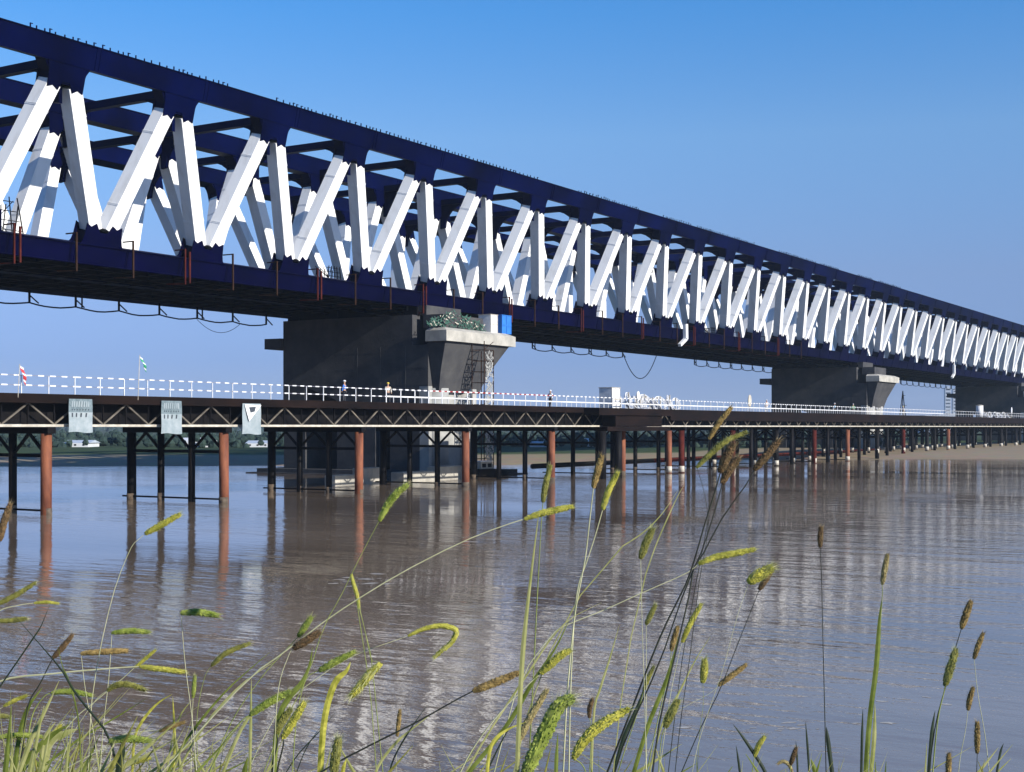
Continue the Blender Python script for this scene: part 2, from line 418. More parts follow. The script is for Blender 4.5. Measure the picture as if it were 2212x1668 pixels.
# ------------------------------------------------------------------ piers
def loft(m, levels, mi=0):
    """levels: (z, x0, x1, y0, y1) rectangles"""
    b = len(m.v)
    for z, x0, x1, y0, y1 in levels: m.v += [(x0,y0,z),(x1,y0,z),(x1,y1,z),(x0,y1,z)]
    for i in range(len(levels)-1):
        for k in range(4):
            j = (k+1) % 4; m.face([b+i*4+k, b+i*4+j, b+(i+1)*4+j, b+(i+1)*4+k], mi)
    m.face([b+3,b+2,b+1,b], mi); t = b+4*(len(levels)-1); m.face([t,t+1,t+2,t+3], mi)
def pier(s, label, detail=True, z_base=-1.2):
    E = EYE; p = thing('bridge_pier', label, 'pier', (s, 97, 0), 'concrete piers of the truss bridge')
    s0, s1 = s, s + 9.6
    # three legs joined by the wall; haunched openings between them
    m = MB(); zb = .55
    legs = [(86.0, 91.2), (93.2, 98.6), (103.2, 106.4)]
    ztop = E + 12.2
    for y0, y1 in legs:
        q = MB(); q.box(s0+.12, s1-.12, y0, y1 if y0 > 87 else 87.2, z_base, E+2.2 if y0 > 100 else E+1.2); q.build('leg', CONC_LIT if y0 < 87 else CONC_SHADE, p)  # near leg gets the paler copy as painted sunlight
    m.box(s0, s1, 87.2, 98.6, E+1.2, E+8.9); m.box(s0+.12, s1-.12, 87.2, 91.2, z_base, E+1.2); m.box(s0, s1, 86, 87.2, E+4.4, E+8.9)
    q = MB(); z = .9
    while z < E+8.6:      # proud grout lines of the pours
        q.box(s0-.025, s0-.001, 87.25 if z < E+4.4 else 86.02, 91.1 if z < E+1.2 else 98.5, z, z+.07); z += 1.8
    for y in (89.0, 92.4, 95.6): q.box(s0-.022, s0-.002, y, y+.05, E+1.3, E+8.8)
    q.build('pour_joint', CONC_SHADE, p)
    q = MB(); q.box(s0+.05, s1-.05, 86, 87.2, E+1.2, E+4.4); q.build('leg', CONC_LIT, p)  # lower wall end split off and coloured as if sunlit
    m.hexa([(s0,98.6,E+3.0),(s1,98.6,E+3.0),(s1,103.2,E+4.6),(s0,103.2,E+4.6),(s0,98.6,E+8.9),(s1,98.6,E+8.9),(s1,103.2,E+8.9),(s0,103.2,E+8.9)])
    m.box(s0, s1, 103.2, 106.4, E+2.2, E+8.9)
    m.build('wall', CONC_SHADE, p)
    # flared head: widens to the ledge on the near end
    m = MB()
    loft(m, [(E+3.9, s0+.9, s1-.6, 85.2, 85.99), (E+6.0, s0+.5, s1+.5, 84.7, 85.99), (E+9.2, s0-.2, s1+3.2, 83.6, 85.99)])
    m.build('haunch', CONC_SHADE, p)  # dark tone paints in the shade on the flared head
    m = MB(); loft(m, [(E+8.9, s0, s1, 88.1, 106.4), (E+12.2, s0, s1, 88.1, 106.4)]); m.build('upper_wall', CONC_SHADE, p)
    m = MB()
    loft(m, [(E+9.2, s0-.6, s1+4.0, 83.2, 85.95), (E+10.35, s0-.6, s1+4.0, 83.2, 85.95), (E+10.7, s0+.2, s1+3.1, 84.0, 85.95)])
    loft(m, [(E+8.905, s1+.02, s1+2.2, 85.96, 88.0), (E+10.3, s1+.02, s1+2.6, 85.96, 88.0)])
    m.build('cap_ledge', CONC_L, p)  # pale colour stands in for sun on the ledge
    m = MB(); m.box(s0-.4, s1+.4, 106.4, 108.9, E+9.0, E+10.2); m.build('cap_ledge', CONC_SHADE, p)
    for y in (88.9, 100, 105.5):
        m = MB(); m.box(s0+.8, s1-.8, y-.9, y+.9, E+12.2, E+12.75); m.box(s0+1.2, s1-1.2, y-.6, y+.6, E+12.75, E+13.31); m.build('bearing', UNDER, p)
    m = MB(); m.box(s0+.8, s1-.8, 84.6, 87.2, E+10.7, E+12.2); m.box(s0+1.4, s1-1.4, 87.2, 89.9, E+12.2, E+13.31); m.build('pedestal', CONC_SHADE, p)
    for q in (2.0, 7.6):      # round fender columns on the near end, sunlight put into their paler colour
        m = MB(); m.tube([(s0+q, 86.3, z_base), (s0+q, 86.3, E+4.2)], 1.35, 24); m.build('column', CONC_LIT, p, True)
    m = MB(); m.box(s0-1.6, s1+1.6, 81.5, 109, -1.5, .55); m.box(s0-2.4, s1+2.4, 80.6, 110, -1.5, .1)
    m.build('pile_cap', CONC_SHADE, p)
    return p
SP1 = 123.3
pier(SP1, 'nearest concrete pier, with white and blue boxes on its ledge')
pier(SP1+156, 'second concrete pier, standing right of the river middle beside the sand')
pier(SP1+312, 'farthest concrete pier, at the right edge of the picture')
pier(SP1-156, 'concrete pier outside the left edge of the view')

# ------------------------------------------------------------------ the trestle
YF, LB, SB = 68.0, 15.4, 72.5
def build_trestle():
    E = EYE; t = thing('trestle_bridge', 'low dark steel work trestle on rusty piles beside the big bridge', 'bridge', (SB, YF+4.5, 0))
    x0, x1 = SB - 4*LB, 470
    # truss lines
    for li, y in enumerate([67.75, 69.3, 70.9, 72.4, 73.9, 75.4, 77.2]):
        m = MB(); front = li == 0
        mats = [CREAM, BLACK, LATT] if front else [BLACK, BLACK, BLACK]
        m.beam((x0, y, E+.07), (x1, y, E+.07), .15, .14, (0,1,0), 0)
        m.beam((x0, y, E+1.50), (x1, y, E+1.50), .16, .14, (0,1,0), 1)
        per = LB/4; n = int((x1-x0)/per); ph = SB + .12 - 5*LB if front else x0 + li*1.3
        ph = sx(576.6, y) - 40*per if front else ph
        i = 0; a = ph
        while a < x1:
            if a > x0:
                w = .10 if front else .12
                m.beam((a, y, E+.14), (a-per/2, y, E+1.43), w, .09, (0,1,0), 2)
                m.beam((a, y, E+.14), (a+per/2, y, E+1.43), w, .09, (0,1,0), 2)
                m.beam((a, y, E+.14), (a, y, E+1.43), .08, .08, (0,1,0), 1)
                m.beam((a+per/2, y+.02, E+.14), (a+per/2, y+.02, E+1.43), .09, .07, (0,1,0), 1)
                if not front: m.beam((a-per/2, y+.02, E+.2), (a, y+.02, E+1.4), .1, .06, (0,1,0), 1)
            a += per
        m.build('truss', mats, t)
    for y in (68.5, 73.1):
        m = MB(); m.box(x0, x1, y-.02, y+.02, E+.22, E+1.42); m.box(x0, x1, y-.16, y+.16, E+.18, E+.22); m.box(x0, x1, y-.16, y+.16, E+1.42, E+1.46)
        m.build('stringer', BLACK, t)
    # deck with edge beam and cross members
    m = MB(); m.box(x0, x1, 67.55, 77.6, E+1.66, E+1.90); a = x0
    while a < x1:
        m.box(a-.09, a+.09, 67.45, 77.7, E+1.575, E+1.66); a += .77
    m.box(x0, x1, 67.40, 67.55, E+1.70, E+1.98)
    xp = sx(1450, 67.3)
    m.box(x0, xp, 67.36, 67.395, E+1.42, E+1.72); m.box(xp, x1, 67.36, 67.395, E+.72, E+1.95)
    m.build('deck', DECK, t)
    # wide turning platform
    a, b_ = sx(1238, YF-1.6), sx(1444, YF-1.6)
    m = MB(); m.box(a+4, b_, 65.6, 67.38, E+1.2, E+1.93); m.box(a+8, b_-3, 65.8, 67.36, E+.02, E+1.2); m.box(a+6, b_-1, 65.7, 67.3, E-.45, E+.0)
    m.build('platform', DECK, t)
    # bents
    for k in range(-3, 22):
        s = SB + k*LB; ys = [68.0, 71.05, 74.1, 77.1]
        depth = CP*s + SP*70
        onland = depth > 225
        m = MB(); m.box(s-.3, s+.3, 67.5, 77.7, E-.42, E-.02); m.build('cap_beam', BLACK, t)
        for j, y in enumerate(ys):
            r = .34 if j in (0, 3) else .25
            m = MB(); q = [(s + random.uniform(-.05,.05), y, -1.5), (s, y, E-.42)]
            mt = [(RUST if k < 5 or k in (9, 13) else RUSTD if k in (6, 8, 11) else BLACK), CREAM] if j == 0 else [BLACK, CREAM]
            m.tube(q, r, 14, 0)
            if k >= 6: m.tube([(s, y, .1 if not onland else 1.0), (s, y, .75 if not onland else 1.7)], r+.012, 14, 1)
            if k < 6: m.tube([(s, y, -.2), (s, y, .35+.25*random.random())], r+.008, 14, 2)
            m.build('pile', mt+[MUD], t, smooth=True)
        m = MB()
        zs = E - 1.75
        for j in range(3):
            a_, b2 = ys[j], ys[j+1]; mid = (a_+b2)/2
            m.beam((s, a_+.1, zs+.1), (s, mid-.05, E-.45), .16, .14, (1,0,0)); m.beam((s, b2-.1, zs+.1), (s, mid+.05, E-.45), .16, .14, (1,0,0))
        m.beam((s, ys[0], zs), (s, ys[-1], zs), .22, .2, (1,0,0))
        if depth < 220: m.beam((s-.1, ys[0]-.2, .26), (s-.1, ys[-1]+.8, .26), .12, .1, (1,0,0))
        m.build('brace', BLACK, t)
    m = MB()
    for k in range(6, 21):
        s = SB + (k+.5)*LB
        for y in (68.6, 72.5, 76.8): m.tube([(s, y, -1.5), (s, y, E-.1)], .26, 10)
        m.beam((s, 68.6, E-1.75), (s, 76.8, E-1.75), .2, .2, (1,0,0)); m.beam((s, 68.6, E-1.7), (s, 72.5, E-.4), .15, .12, (1,0,0)); m.beam((s, 76.8, E-1.7), (s, 72.5, E-.4), .15, .12, (1,0,0))
    tag(m.build('pile_row', BLACK, t, True), kind='stuff')
    # extra piles under the platform and just right of it
    for x, y, r, mt in ((1301, 66.2, .42, BLACK), (1335, 66.2, .42, BLACK), (1445, 67.9, .34, RUST), (1472, 67.2, .34, RUSTD)):
        s = sx(x, y); m = MB(); m.tube([(s, y, -1.5), (s, y, E-.44)], r, 14); 
        if mt is not BLACK: m.tube([(s, y, .1), (s, y, .8)], r+.012, 14, 1)
        m.build('pile', [mt, CREAM], t, smooth=True)
    # long waling pipe above the water on the rear piles
    a, b_, c_ = sx(1150, 77.6), sx(1410, 77.6), sx(1900, 77.6)
    m = MB(); m.tube([(a, 77.6, E-4.35), (b_, 77.6, E-4.35)], .28, 10); m.build('waling_pipe', BLACK, t, True)
    m = MB(); m.tube([(b_, 77.6, E-4.35), (c_, 77.6, E-4.35)], .28, 10); m.build('waling_pipe', RUSTD, t, True)
    # railings in 16 m lengths
    s = x0; i = 0
    while s < x1-1:
        m = MB(); e = min(s+16, x1); y = 67.55
        xp = 2940 - 3000*y/(CP*(CP*s+SP*y)) if CP*s+SP*y > 1 else -9999
        striped = xp < 660 or xp > 2000
        a = s
        while a < e-.01:
            if striped or a - s < -1:
                q = a; 
            m.beam((a, y, E+1.9), (a, y, E+3.05), .05 if striped else .09, .05, (0,1,0), 0); a += 2
        a = s; j = 0
        while a < e-.01:
            xq = 2940 - 3000*y/(CP*max(1, CP*a+SP*y)); red = 930 < xq < 1200
            mi = (1 if red else 2) if j % 2 else 0
            b2 = min(a+.44, e)
            m.beam((a, y, E+3.05), (b2, y, E+3.05), .03 if mi == 2 else (.075 if striped else .10), .05, (0,1,0), mi)
            mj = mi if striped else 0; m.beam((a, y, E+2.47), (b2, y, E+2.47), .03 if mj == 2 else (.08 if striped else .11), .05, (0,1,0), mj)
            a += .44; j += 1
        if not striped:
            a = s + 1
            while a < e: m.beam((a, y, E+1.9), (a, y, E+2.45), .05, .05, (0,1,0), 0); a += 2
        m.build('railing', [RAILW, RAILR, WIRE], t)
        if False:
            m = MB(); y = 77.55; a = s
            while a < e: m.beam((a, y, E+1.9), (a, y, E+3.0), .05, .05); a += 4
            m.beam((s, y, E+3.0), (e, y, E+3.0), .05, .05); m.beam((s, y, E+2.45), (e, y, E+2.45), .05, .05)
            m.build('rear_railing', RAILW, t)
        s += 16; i += 1
    return t
trestle = build_trestle()
ZD = EYE + 1.90
exec_after = []

# ------------------------------------------------------------------ things on and around the trestle
def banner(xl, xr, yt, yb, label, marks):
    y = 67.28; a, b_ = sx(xl, y), sx(xr, y)
    zt = EYE + (922-yt)*y/CP/(2940-(xl+xr)/2); zb = EYE + (922-yb)*y/CP/(2940-(xl+xr)/2)
    o = thing('banner', label, 'banner', (a, y, zb), 'cloths hung over the trestle front')
    m = MB(); nx, nz = 10, 10
    f = lambda u, v: (a+(b_-a)*u, y - .05 - .03*math.sin(u*9+v*2) - .02*math.sin(v*7+u*3), zb+(zt-zb)*v + (.04*math.sin(u*6) if v == 0 else 0))
    for i in range(nx+1):
        for j in range(nz+1): m.v.append(f(i/nx, j/nz))
    top = len(m.v)
    for i in range(nx+1):
        for j in range(nz+1):
            p = f(i/nx, j/nz); m.v.append((p[0], p[1]+.012, p[2]))
    for i in range(nx):
        for j in range(nz):
            mi = 1 if (j >= 6 and marks) else 0
            m.face([i*(nz+1)+j, (i+1)*(nz+1)+j, (i+1)*(nz+1)+j+1, i*(nz+1)+j+1], mi)
            m.face([top+q for q in (i*(nz+1)+j, i*(nz+1)+j+1, (i+1)*(nz+1)+j+1, (i+1)*(nz+1)+j)], 0)
    m.build('cloth', [CLOTH, CLOTHG], o)
    if marks:
        m = MB(); k = 4
        for r, (v0, v1) in enumerate(((.46, .58), (.66, .70), (.76, .93))):
            for q in range(k if r != 1 else 7):
                u = .14 + .76*q/(k if r != 1 else 7); w = .05 if r != 1 else .03
                for du in ((0, .09) if r == 2 else (0,)):
                    p0 = f(u+du, v0); p1 = f(u+du+.01, v1)
                    m.beam((p0[0], p0[1]-.02, p0[2]), (p1[0], p1[1]-.02, p1[2]), w*(b_-a), .012, (0,1,0), 0 if r != 2 else 1)
        m.build('lettering', [INK, CLOTH], o)
    else:
        m = MB(); p = [Vector((a+(b_-a)*u, y-.13, zb+(zt-zb)*v)) for u, v in ((.08,.97),(.96,.95),(.32,.42))]
        m.prism(p, (0,1,0), .03, 0); m.build('folded_flap', [RAILW], o)
        m = MB(); p = [Vector((a+(b_-a)*u, y-.155, zb+(zt-zb)*v)) for u, v in ((.30,.88),(.66,.90),(.60,.74),(.38,.70))]
        m.prism(p, (0,1,0), .012, 0); m.build('print', [INK], o)
banner(147, 199, 862, 934, 'leftmost pale cloth with grey printed top hung on the trestle', True)
banner(347, 392, 866, 937, 'middle pale cloth with faded print, above the four-pile bent', True)
banner(522, 563, 872, 938, 'pale cloth with a white folded triangle, nearest the big pier', False)

def flag(x, yb, yt, mt, mt2, label, lean=.1):
    y = 67.2; s = sx(x, y); zf = lambda v: EYE + (922-v)*y/CP/(2940-x)
    o = thing('flag', label, 'flag', (s, y, ZD)); m = MB()
    m.tube([(s, 67.42, ZD-.3), (s+lean*.3, 67.3, zf(yt)+.1)], .022, 6); m.build('pole', CREAM, o)
    m = MB(); n = 8; z1, z0 = zf(yt), zf(yb)
    for i in range(n+1):
        t = i/n; cx = s + .05 + lean*2.2*(1-t)*0 + .9*t*lean*3; z = z1 + (z0-z1)*t
        w = .30*(1 - .5*t)
        for off in (0, .02):
            m.v += [(cx, 67.28+off+.05*math.sin(t*9), z), (cx + w, 67.28+off+.08*math.sin(t*7+1), z-.12)]
    for i in range(n):
        b = i*4; mi = 0 if i % 3 else 1
        for q in ((0,1,5,4),(2,6,7,3),(0,4,6,2),(1,3,7,5)): m.face([b+k for k in q], mi)
    m.build('cloth', [mt, mt2], o)
flag(44, 828, 790, REDC, RAILW, 'limp red and white flag on the trestle rail at far left', .12)
flag(303, 800, 770, GREENC, RAILW, 'small green and white flag standing high above the trestle', .18)

# people: one skinned body, clothes as children -----------------------
def skin_mesh(name, verts, edges, mt, parent, sub=1):
    me = bpy.data.meshes.new(name); me.from_pydata([v[0] for v in verts], edges, [])
    o = bpy.data.objects.new(name, me); C.objects.link(o); me.materials.append(mt)
    md = o.modifiers.new('skin', 'SKIN'); md.use_smooth_shade = True
    if not me.skin_vertices: me.skin_vertices.new()
    for i, v in enumerate(verts):
        me.skin_vertices[0].data[i].radius = (v[1], v[1] if len(v) < 3 else v[2])
    me.skin_vertices[0].data[0].use_root = True
    sb = o.modifiers.new('sub', 'SUBSURF'); sb.levels = sb.render_levels = sub
    o.parent = parent; return o
def person(x, Y, label, top, helmet, turn=0, arm=0, z=None, legs=None):
    s = sx(x, Y); o = thing('person', label, 'person', (s, Y, z if z is not None else ZD)); o.rotation_euler.z = turn
    V = [((0,0,.93), .13,.10), ((0,0,1.15), .13,.10), ((0,0,1.36), .15,.10), ((0,0,1.47), .055,.055), ((0,.005,1.55), .08,.09), ((0,.0,1.64), .085,.10), ((0,0,1.70), .05,.06),
         ((.20,0,1.38), .06,.06), ((.26,.02+.10*arm,1.12), .045,.045), ((.24,.10+.25*arm,.88+.25*arm), .035,.035), ((.235,.13+.28*arm,.80+.26*arm), .04,.02),
         ((-.20,0,1.38), .06,.06), ((-.27,.03,1.12), .045,.045), ((-.25,.12,.90), .035,.035), ((-.245,.14,.81), .04,.02),
         ((.10,0,.86), .09,.09), ((.11,.03,.48), .06,.06), ((.12,-.01,.09), .045,.045), ((.13,.14,.035), .045,.03),
         ((-.10,0,.86), .09,.09), ((-.12,.06,.48), .06,.06), ((-.14,.02,.09), .045,.045), ((-.14,.17,.035), .045,.03)]
    Ed = [(0,1),(1,2),(2,3),(3,4),(4,5),(5,6),(2,7),(7,8),(8,9),(9,10),(2,11),(11,12),(12,13),(13,14),(0,15),(15,16),(16,17),(17,18),(0,19),(19,20),(20,21),(21,22)]
    skin_mesh('body', V, Ed, SKIN, o)
    g = lambda ids, d: [(V[i][0], *[q+d for q in V[i][1:]]) for i in ids]
    skin_mesh('jacket', g([0,1,2,7,8,9,11,12,13], .022), [(0,1),(1,2),(2,3),(3,4),(4,5),(2,6),(6,7),(7,8)], top, o)
    skin_mesh('trousers', g([0,15,16,17,19,20,21], .02), [(0,1),(1,2),(2,3),(0,4),(4,5),(5,6)], legs or TROUS, o)
    m = MB()
    for i in range(5):
        a = i/4*math.pi/2
        for k in range(12):
            b = 2*math.pi*k/12; m.v.append((math.cos(b)*.125*math.cos(a), math.sin(b)*.14*math.cos(a), 1.68 + .12*math.sin(a)))
    for i in range(4):
        for k in range(12): m.face([i*12+k, i*12+(k+1)%12, (i+1)*12+(k+1)%12, (i+1)*12+k])
    m.face(list(range(12))[::-1])
    me = m.build('helmet', helmet, smooth=True); me.parent = o
YEL = mat('yellow_plastic', (.75,.55,.05), .4, col2=(.7,.5,.05), scale=5)
person(744, 68.6, 'worker in bright blue jacket standing at the rail before the near pier', BLUEC, RAILW, .3, .2)
person(838, 69.0, 'worker in pale tan jacket at the rail right of the blue one', CREAM, YEL, 2.6, .6)
person(1189, 69.2, 'worker in white top on the deck between the scaffold and the white cabinet', RAILW, RAILW, 1.4, .4)
person(1656, 69.0, 'lone worker in white left of the second pier', RAILW, RAILW, -.6, .1, legs=RAILW)
person(1803, 69.5, 'worker in light blue jacket in front of the second pier', LBLUE, RAILW, .5, .3)
person(1843, 69.5, 'worker in green vest right of the light blue one', GREENC, RAILW, 2.2, .1)
person(1951, 69.5, 'worker in white beside the dark derrick leg', RAILW, YEL, -2, .2, legs=CREAM)

# boxes on the near pier ledge
def cabin(x, Y, z, w, d, h, mt, mt2, name, label, cat):
    s = sx(x, Y) if x is not None else 0
    o = thing(name, label, cat, (s, Y, z)); m = MB()
    m.box(s-w/2, s+w/2, Y, Y+d, z, z+h, 0); m.build('body', mt, o)
    m = MB(); m.box(s-w/2-.06, s+w/2+.06, Y-.06, Y+d+.06, z+h, z+h+.07)
    for q in (-w/2+.03, w/2-.03, 0): m.box(s+q-.03, s+q+.03, Y-.05, Y-.002, z, z+h)
    m.box(s-w/2, s+w/2, Y-.045, Y-.002, z+h*.45, z+h*.5); m.build('frame', mt2, o); return o
cabin(1067, 84.1, EYE+10.7, 1.5, 1.6, 2.0, RAILW, CREAM, 'storage_box', 'white cabinet standing on the ledge of the near pier', 'cabinet')
cabin(1094, 84.1, EYE+10.7, 2.1, 1.6, 2.1, BLUEP, BLUEP, 'storage_box', 'bright blue sheeted box on the ledge of the near pier', 'box')
cabin(1330, 68.2, ZD, 1.9, 1.5, 2.25, RAILW, CREAM, 'site_cabinet', 'tall white cabinet with doors on the trestle deck', 'cabinet')
# white tank at right
def tank(x, Y, r, h, label):
    s = sx(x, Y); o = thing('tank', label, 'tank', (s, Y, ZD)); m = MB()
    m.tube([(s,Y,ZD),(s,Y,ZD+h)], r, 20); m.build('shell', RAILW, o, True)
    m = MB(); m.tube([(s,Y,ZD+h),(s,Y,ZD+h+.12),(s,Y,ZD+h+.2)], [r+.03, r+.03, r*.4], 20); m.build('lid', CREAM, o)
tank(2116, 70, .75, 2.6, 'white upright cylinder tank on the deck before the farthest pier')
# round signs / lamps on stands
def round_lamp(x, Y, h, r, mt, label, lean=0):
    s = sx(x, Y); o = thing('flood_lamp', label, 'lamp', (s, Y, ZD)); m = MB()
    m.tube([(s,Y,ZD),(s+lean,Y,ZD+h)], .04, 6)
    for q in (-.5, .5): m.tube([(s+q,Y+.2,ZD),(s,Y,ZD+.9)], .03, 5)
    m.tube([(s,Y-.5,ZD),(s,Y,ZD+.9)], .03, 5)
    m.build('stand', CREAM, o); m = MB()
    m.tube([(s+lean,Y-.08,ZD+h+r*.9),(s+lean,Y,ZD+h+r*.9),(s+lean,Y+.14,ZD+h+r*.9)], [r, r, r*.5], 18)
    for i in range(len(m.v)):
        v = m.v[i]; m.v[i] = (v[0], v[1], ZD+h+r*.9 + (v[2]-ZD-h-r*.9)*1.5)
    m.build('head', mt, o)
round_lamp(1377, 68.6, 1.2, .36, RAILW, 'white oval lamp on a stand above the heap of coils', .1)
round_lamp(1619, 68.6, 1.0, .55, CREAM, 'pale yellow oval lamp on a stand left of the second pier')
round_lamp(2185, 68.6, 1.4, .5, RAILW, 'white oval lamp beside the coils near the right edge')
# coils and hoops of hose heaped on the deck
def coil(s, Y, R_, tilt, az, label, group):
    o = thing('hose_coil', label, 'coil', (s, Y, ZD), group); m = MB()
    for w in range(3):
        rr = R_*(1-.08*w); c = Vector((s, Y+.08*w, ZD + rr*abs(math.sin(tilt)) + .06))
        u = Vector((math.cos(az), math.sin(az), 0)); v = Vector((-math.sin(az)*math.cos(tilt), math.cos(az)*math.cos(tilt), math.sin(tilt)))
        m.tube([c + (u*math.cos(a*math.pi/9) + v*math.sin(a*math.pi/9))*rr for a in range(19)], .05, 6)
    m.build('hose', RAILW, o); m = MB()
    m.beam((s, Y, ZD+.01), (s+.1, Y+.1, ZD+2*R_*abs(math.sin(tilt))+.1), .09, .12); m.build('binding', CREAM, o)
q = 0
for x in range(1350, 1462, 7):
    coil(sx(x, 68.3+random.random()*1.5), 68.3+random.random()*2, random.uniform(.6,1.0), random.uniform(.7,1.4), random.uniform(-.5,.5), 'white hose coil leaning in the heap right of the white cabinet', 'hose coils beside the white cabinet'); q += 1
for x in range(2132, 2182, 8):
    coil(sx(x, 69), 69+random.random(), random.uniform(.5,.8), random.uniform(.8,1.4), random.uniform(-.5,.5), 'white hose coil leaning in the heap before the farthest pier', 'hose coils before the farthest pier')

# scaffold tower and stair by the near pier
def scaffold():
    Y = 82.0; s = sx(1046, Y); o = thing('scaffold_tower', 'netted scaffold stair tower against the right side of the near pier', 'scaffold', (s, Y, 0))
    top = EYE + 9.4
    m = MB()
    for a in (0, 1.9):
        for b in (0, 1.6): m.beam((s+a, Y+b, -1), (s+a, Y+b, top - (1.0 if a else 0)), .08, .08)
    z = .6
    while z < top-.5:
        for b in (0, 1.6): m.beam((s, Y+b, z), (s+1.9, Y+b, z), .05, .05, (0,0,1))
        for a in (0, 1.9): m.beam((s+a, Y, z), (s+a, Y+1.6, z), .05, .05, (0,0,1))
        m.beam((s, Y, z), (s+1.9, Y, min(top, z+1.2)), .05, .05); z += 1.2
    m.build('frame', HANG, o)
    m = MB()
    for i in range(420):   # torn netting
        z = random.uniform(1.0, top-1.2); a = random.uniform(.2, 1.7); w = random.uniform(.1,.4)
        m.beam((s+a, Y-.06-random.random()*.06, z), (s+a+random.uniform(-.3,.3), Y-.06, z+w), random.uniform(.04,.16), .02)
    m.build('netting', CONC_LIT, o)
scaffold()
def derrick(x, label, h=8.5):
    Y = 79.5; s = sx(x, Y); o = thing('derrick', label, 'derrick', (s, Y, 0)); m = MB()
    t = (s-2.6, Y, EYE+1.9+h)
    for q in ((s-3.6, Y-.1), (s+1.6, Y-.1), (s-1.0, Y+2.0)): m.beam((q[0], q[1], .2), t, .13, .13)
    m.build('leg', BLACK, o); m = MB()
    m.beam((s-3.3, Y, EYE+4.4), (s+.2, Y, EYE+4.4), .08, .08); m.beam((s-3.2, Y, EYE+6.4), (s-.9, Y, EYE+6.4), .08, .08)
    m.tube([t, (s-2.4, Y, EYE+2.1)], .03, 5); m.build('brace', BLACK, o)
derrick(1958, 'dark three-legged derrick right of the second pier', 5.4)

# pale formwork blocks at the near pier foot
def block(x0, x1, Y, z0, z1, d, label, mt=CONC_L):
    a, b = sx(x0, Y), sx(x1, Y); o = thing('concrete_block', label, 'block', (a, Y, z0), 'pale blocks at the near pier foot'); m = MB()
    loft(m, [(z0, a, b, Y, Y+d), (z1-.06, a, b, Y, Y+d), (z1, a+.06, b-.06, Y+.06, Y+d-.06)]); m.build('body', mt, o)
    m = MB()
    for q in range(1, 4): m.box(a+(b-a)*q/4-.02, a+(b-a)*q/4+.02, Y-.015, Y-.001, z0+.05, z1-.08)
    m.box(a, b, Y-.02, Y-.001, z0+(z1-z0)*.45, z0+(z1-z0)*.48); m.build('formwork_rib', mt, o)
block(724, 770, 79.0, -.6, .95, 1.2, 'left pale concrete block at the foot of the near pier')
block(782, 827, 79.2, -.6, 1.5, 1.1, 'taller pale block between the brown and the black pile')
block(872, 945, 78.6, -.6, .95, 1.5, 'long pale block lying at the water before the near pier')
block(948, 1000, 78.9, -.6, 1.35, 1.4, 'rightmost pale block at the foot of the near pier')

# small work boat moored right of the pier
def boat():
    Y = 79.3; s = sx(1062, Y); o = thing('work_boat', 'small dark work boat moored at the right side of the near pier', 'boat', (s, Y, 0)); m = MB(); n = 14; L = 7.6
    for i in range(n+1):
        t = i/n; x = s - 2.2 + L*t; w = 1.15*(1-max(0, (t-.45)/.55)**2.2) + .02; sheer = .85 - .3*t + .12*math.sin(t*3)
        if t > .55: sheer = .70 - .42*(t-.55)
        m.v += [(x, Y+1.2, -.25), (x, Y+1.2-w*.7, -.1), (x, Y+1.2-w, sheer), (x, Y+1.2+w, sheer), (x, Y+1.2+w*.7, -.1)]
    for i in range(n):
        for k in range(5): m.face([i*5+k, (i+1)*5+k, (i+1)*5+(k+1)%5, i*5+(k+1)%5])
    m.face([0,1,2,3,4]); m.face([n*5+k for k in (4,3,2,1,0)]); m.build('hull', BLACK, o)
    m = MB(); loft(m, [(.78, s-1.3, s+1.3, Y+.5, Y+1.9), (1.6, s-1.2, s+1.0, Y+.6, Y+1.8)]); m.build('cabin', CONC_L, o)
    m = MB(); m.box(s-1.35, s+1.1, Y+.5, Y+1.9, 1.6, 1.68); m.build('roof', RAILW, o)
    m = MB(); m.box(s-1.0, s-.3, Y+.50, Y+.60, 1.0, 1.4); m.box(s+.1, s+.8, Y+.50, Y+.62, 1.0, 1.4); m.build('window', UNDER, o)
boat()
def ladder(x, Y, z0, z1, label):
    s = sx(x, Y); o = thing('ladder', label, 'ladder', (s, Y, z0)); m = MB()
    for a in (0, .55): m.beam((s+a, Y, z0), (s+a, Y, z1), .06, .06)
    z = z0+.3
    while z < z1: m.beam((s, Y, z), (s+.55, Y, z), .05, .05, (0,0,1)); z += .42
    m.build('rungs', BLACK, o)
ladder(1017, 78.2, -.3, EYE-.1, 'dark steel ladder from the water up to the trestle near the pier')

# netting and clutter hanging on the near pier top
def clutter():
    o = thing('safety_net', 'torn green and white netting bunched above the near pier ledge', 'net', (sx(960, 85), 85, EYE+10.7)); m = MB()
    for i in range(420):
        x = random.uniform(925, 1045); Y = 84.0 + random.random()*1.0; s = sx(x, Y); z = EYE + 10.75 + random.random()*1.9*(1-abs(x-985)/90)
        m.beam((s, Y, z), (s+random.uniform(-.5,.5), Y, z+random.uniform(-.25,.3)), random.uniform(.04,.14), .03, mi=0 if random.random() < .85 else 1)
    m.build('netting', [NETG, CREAM], o)
clutter()

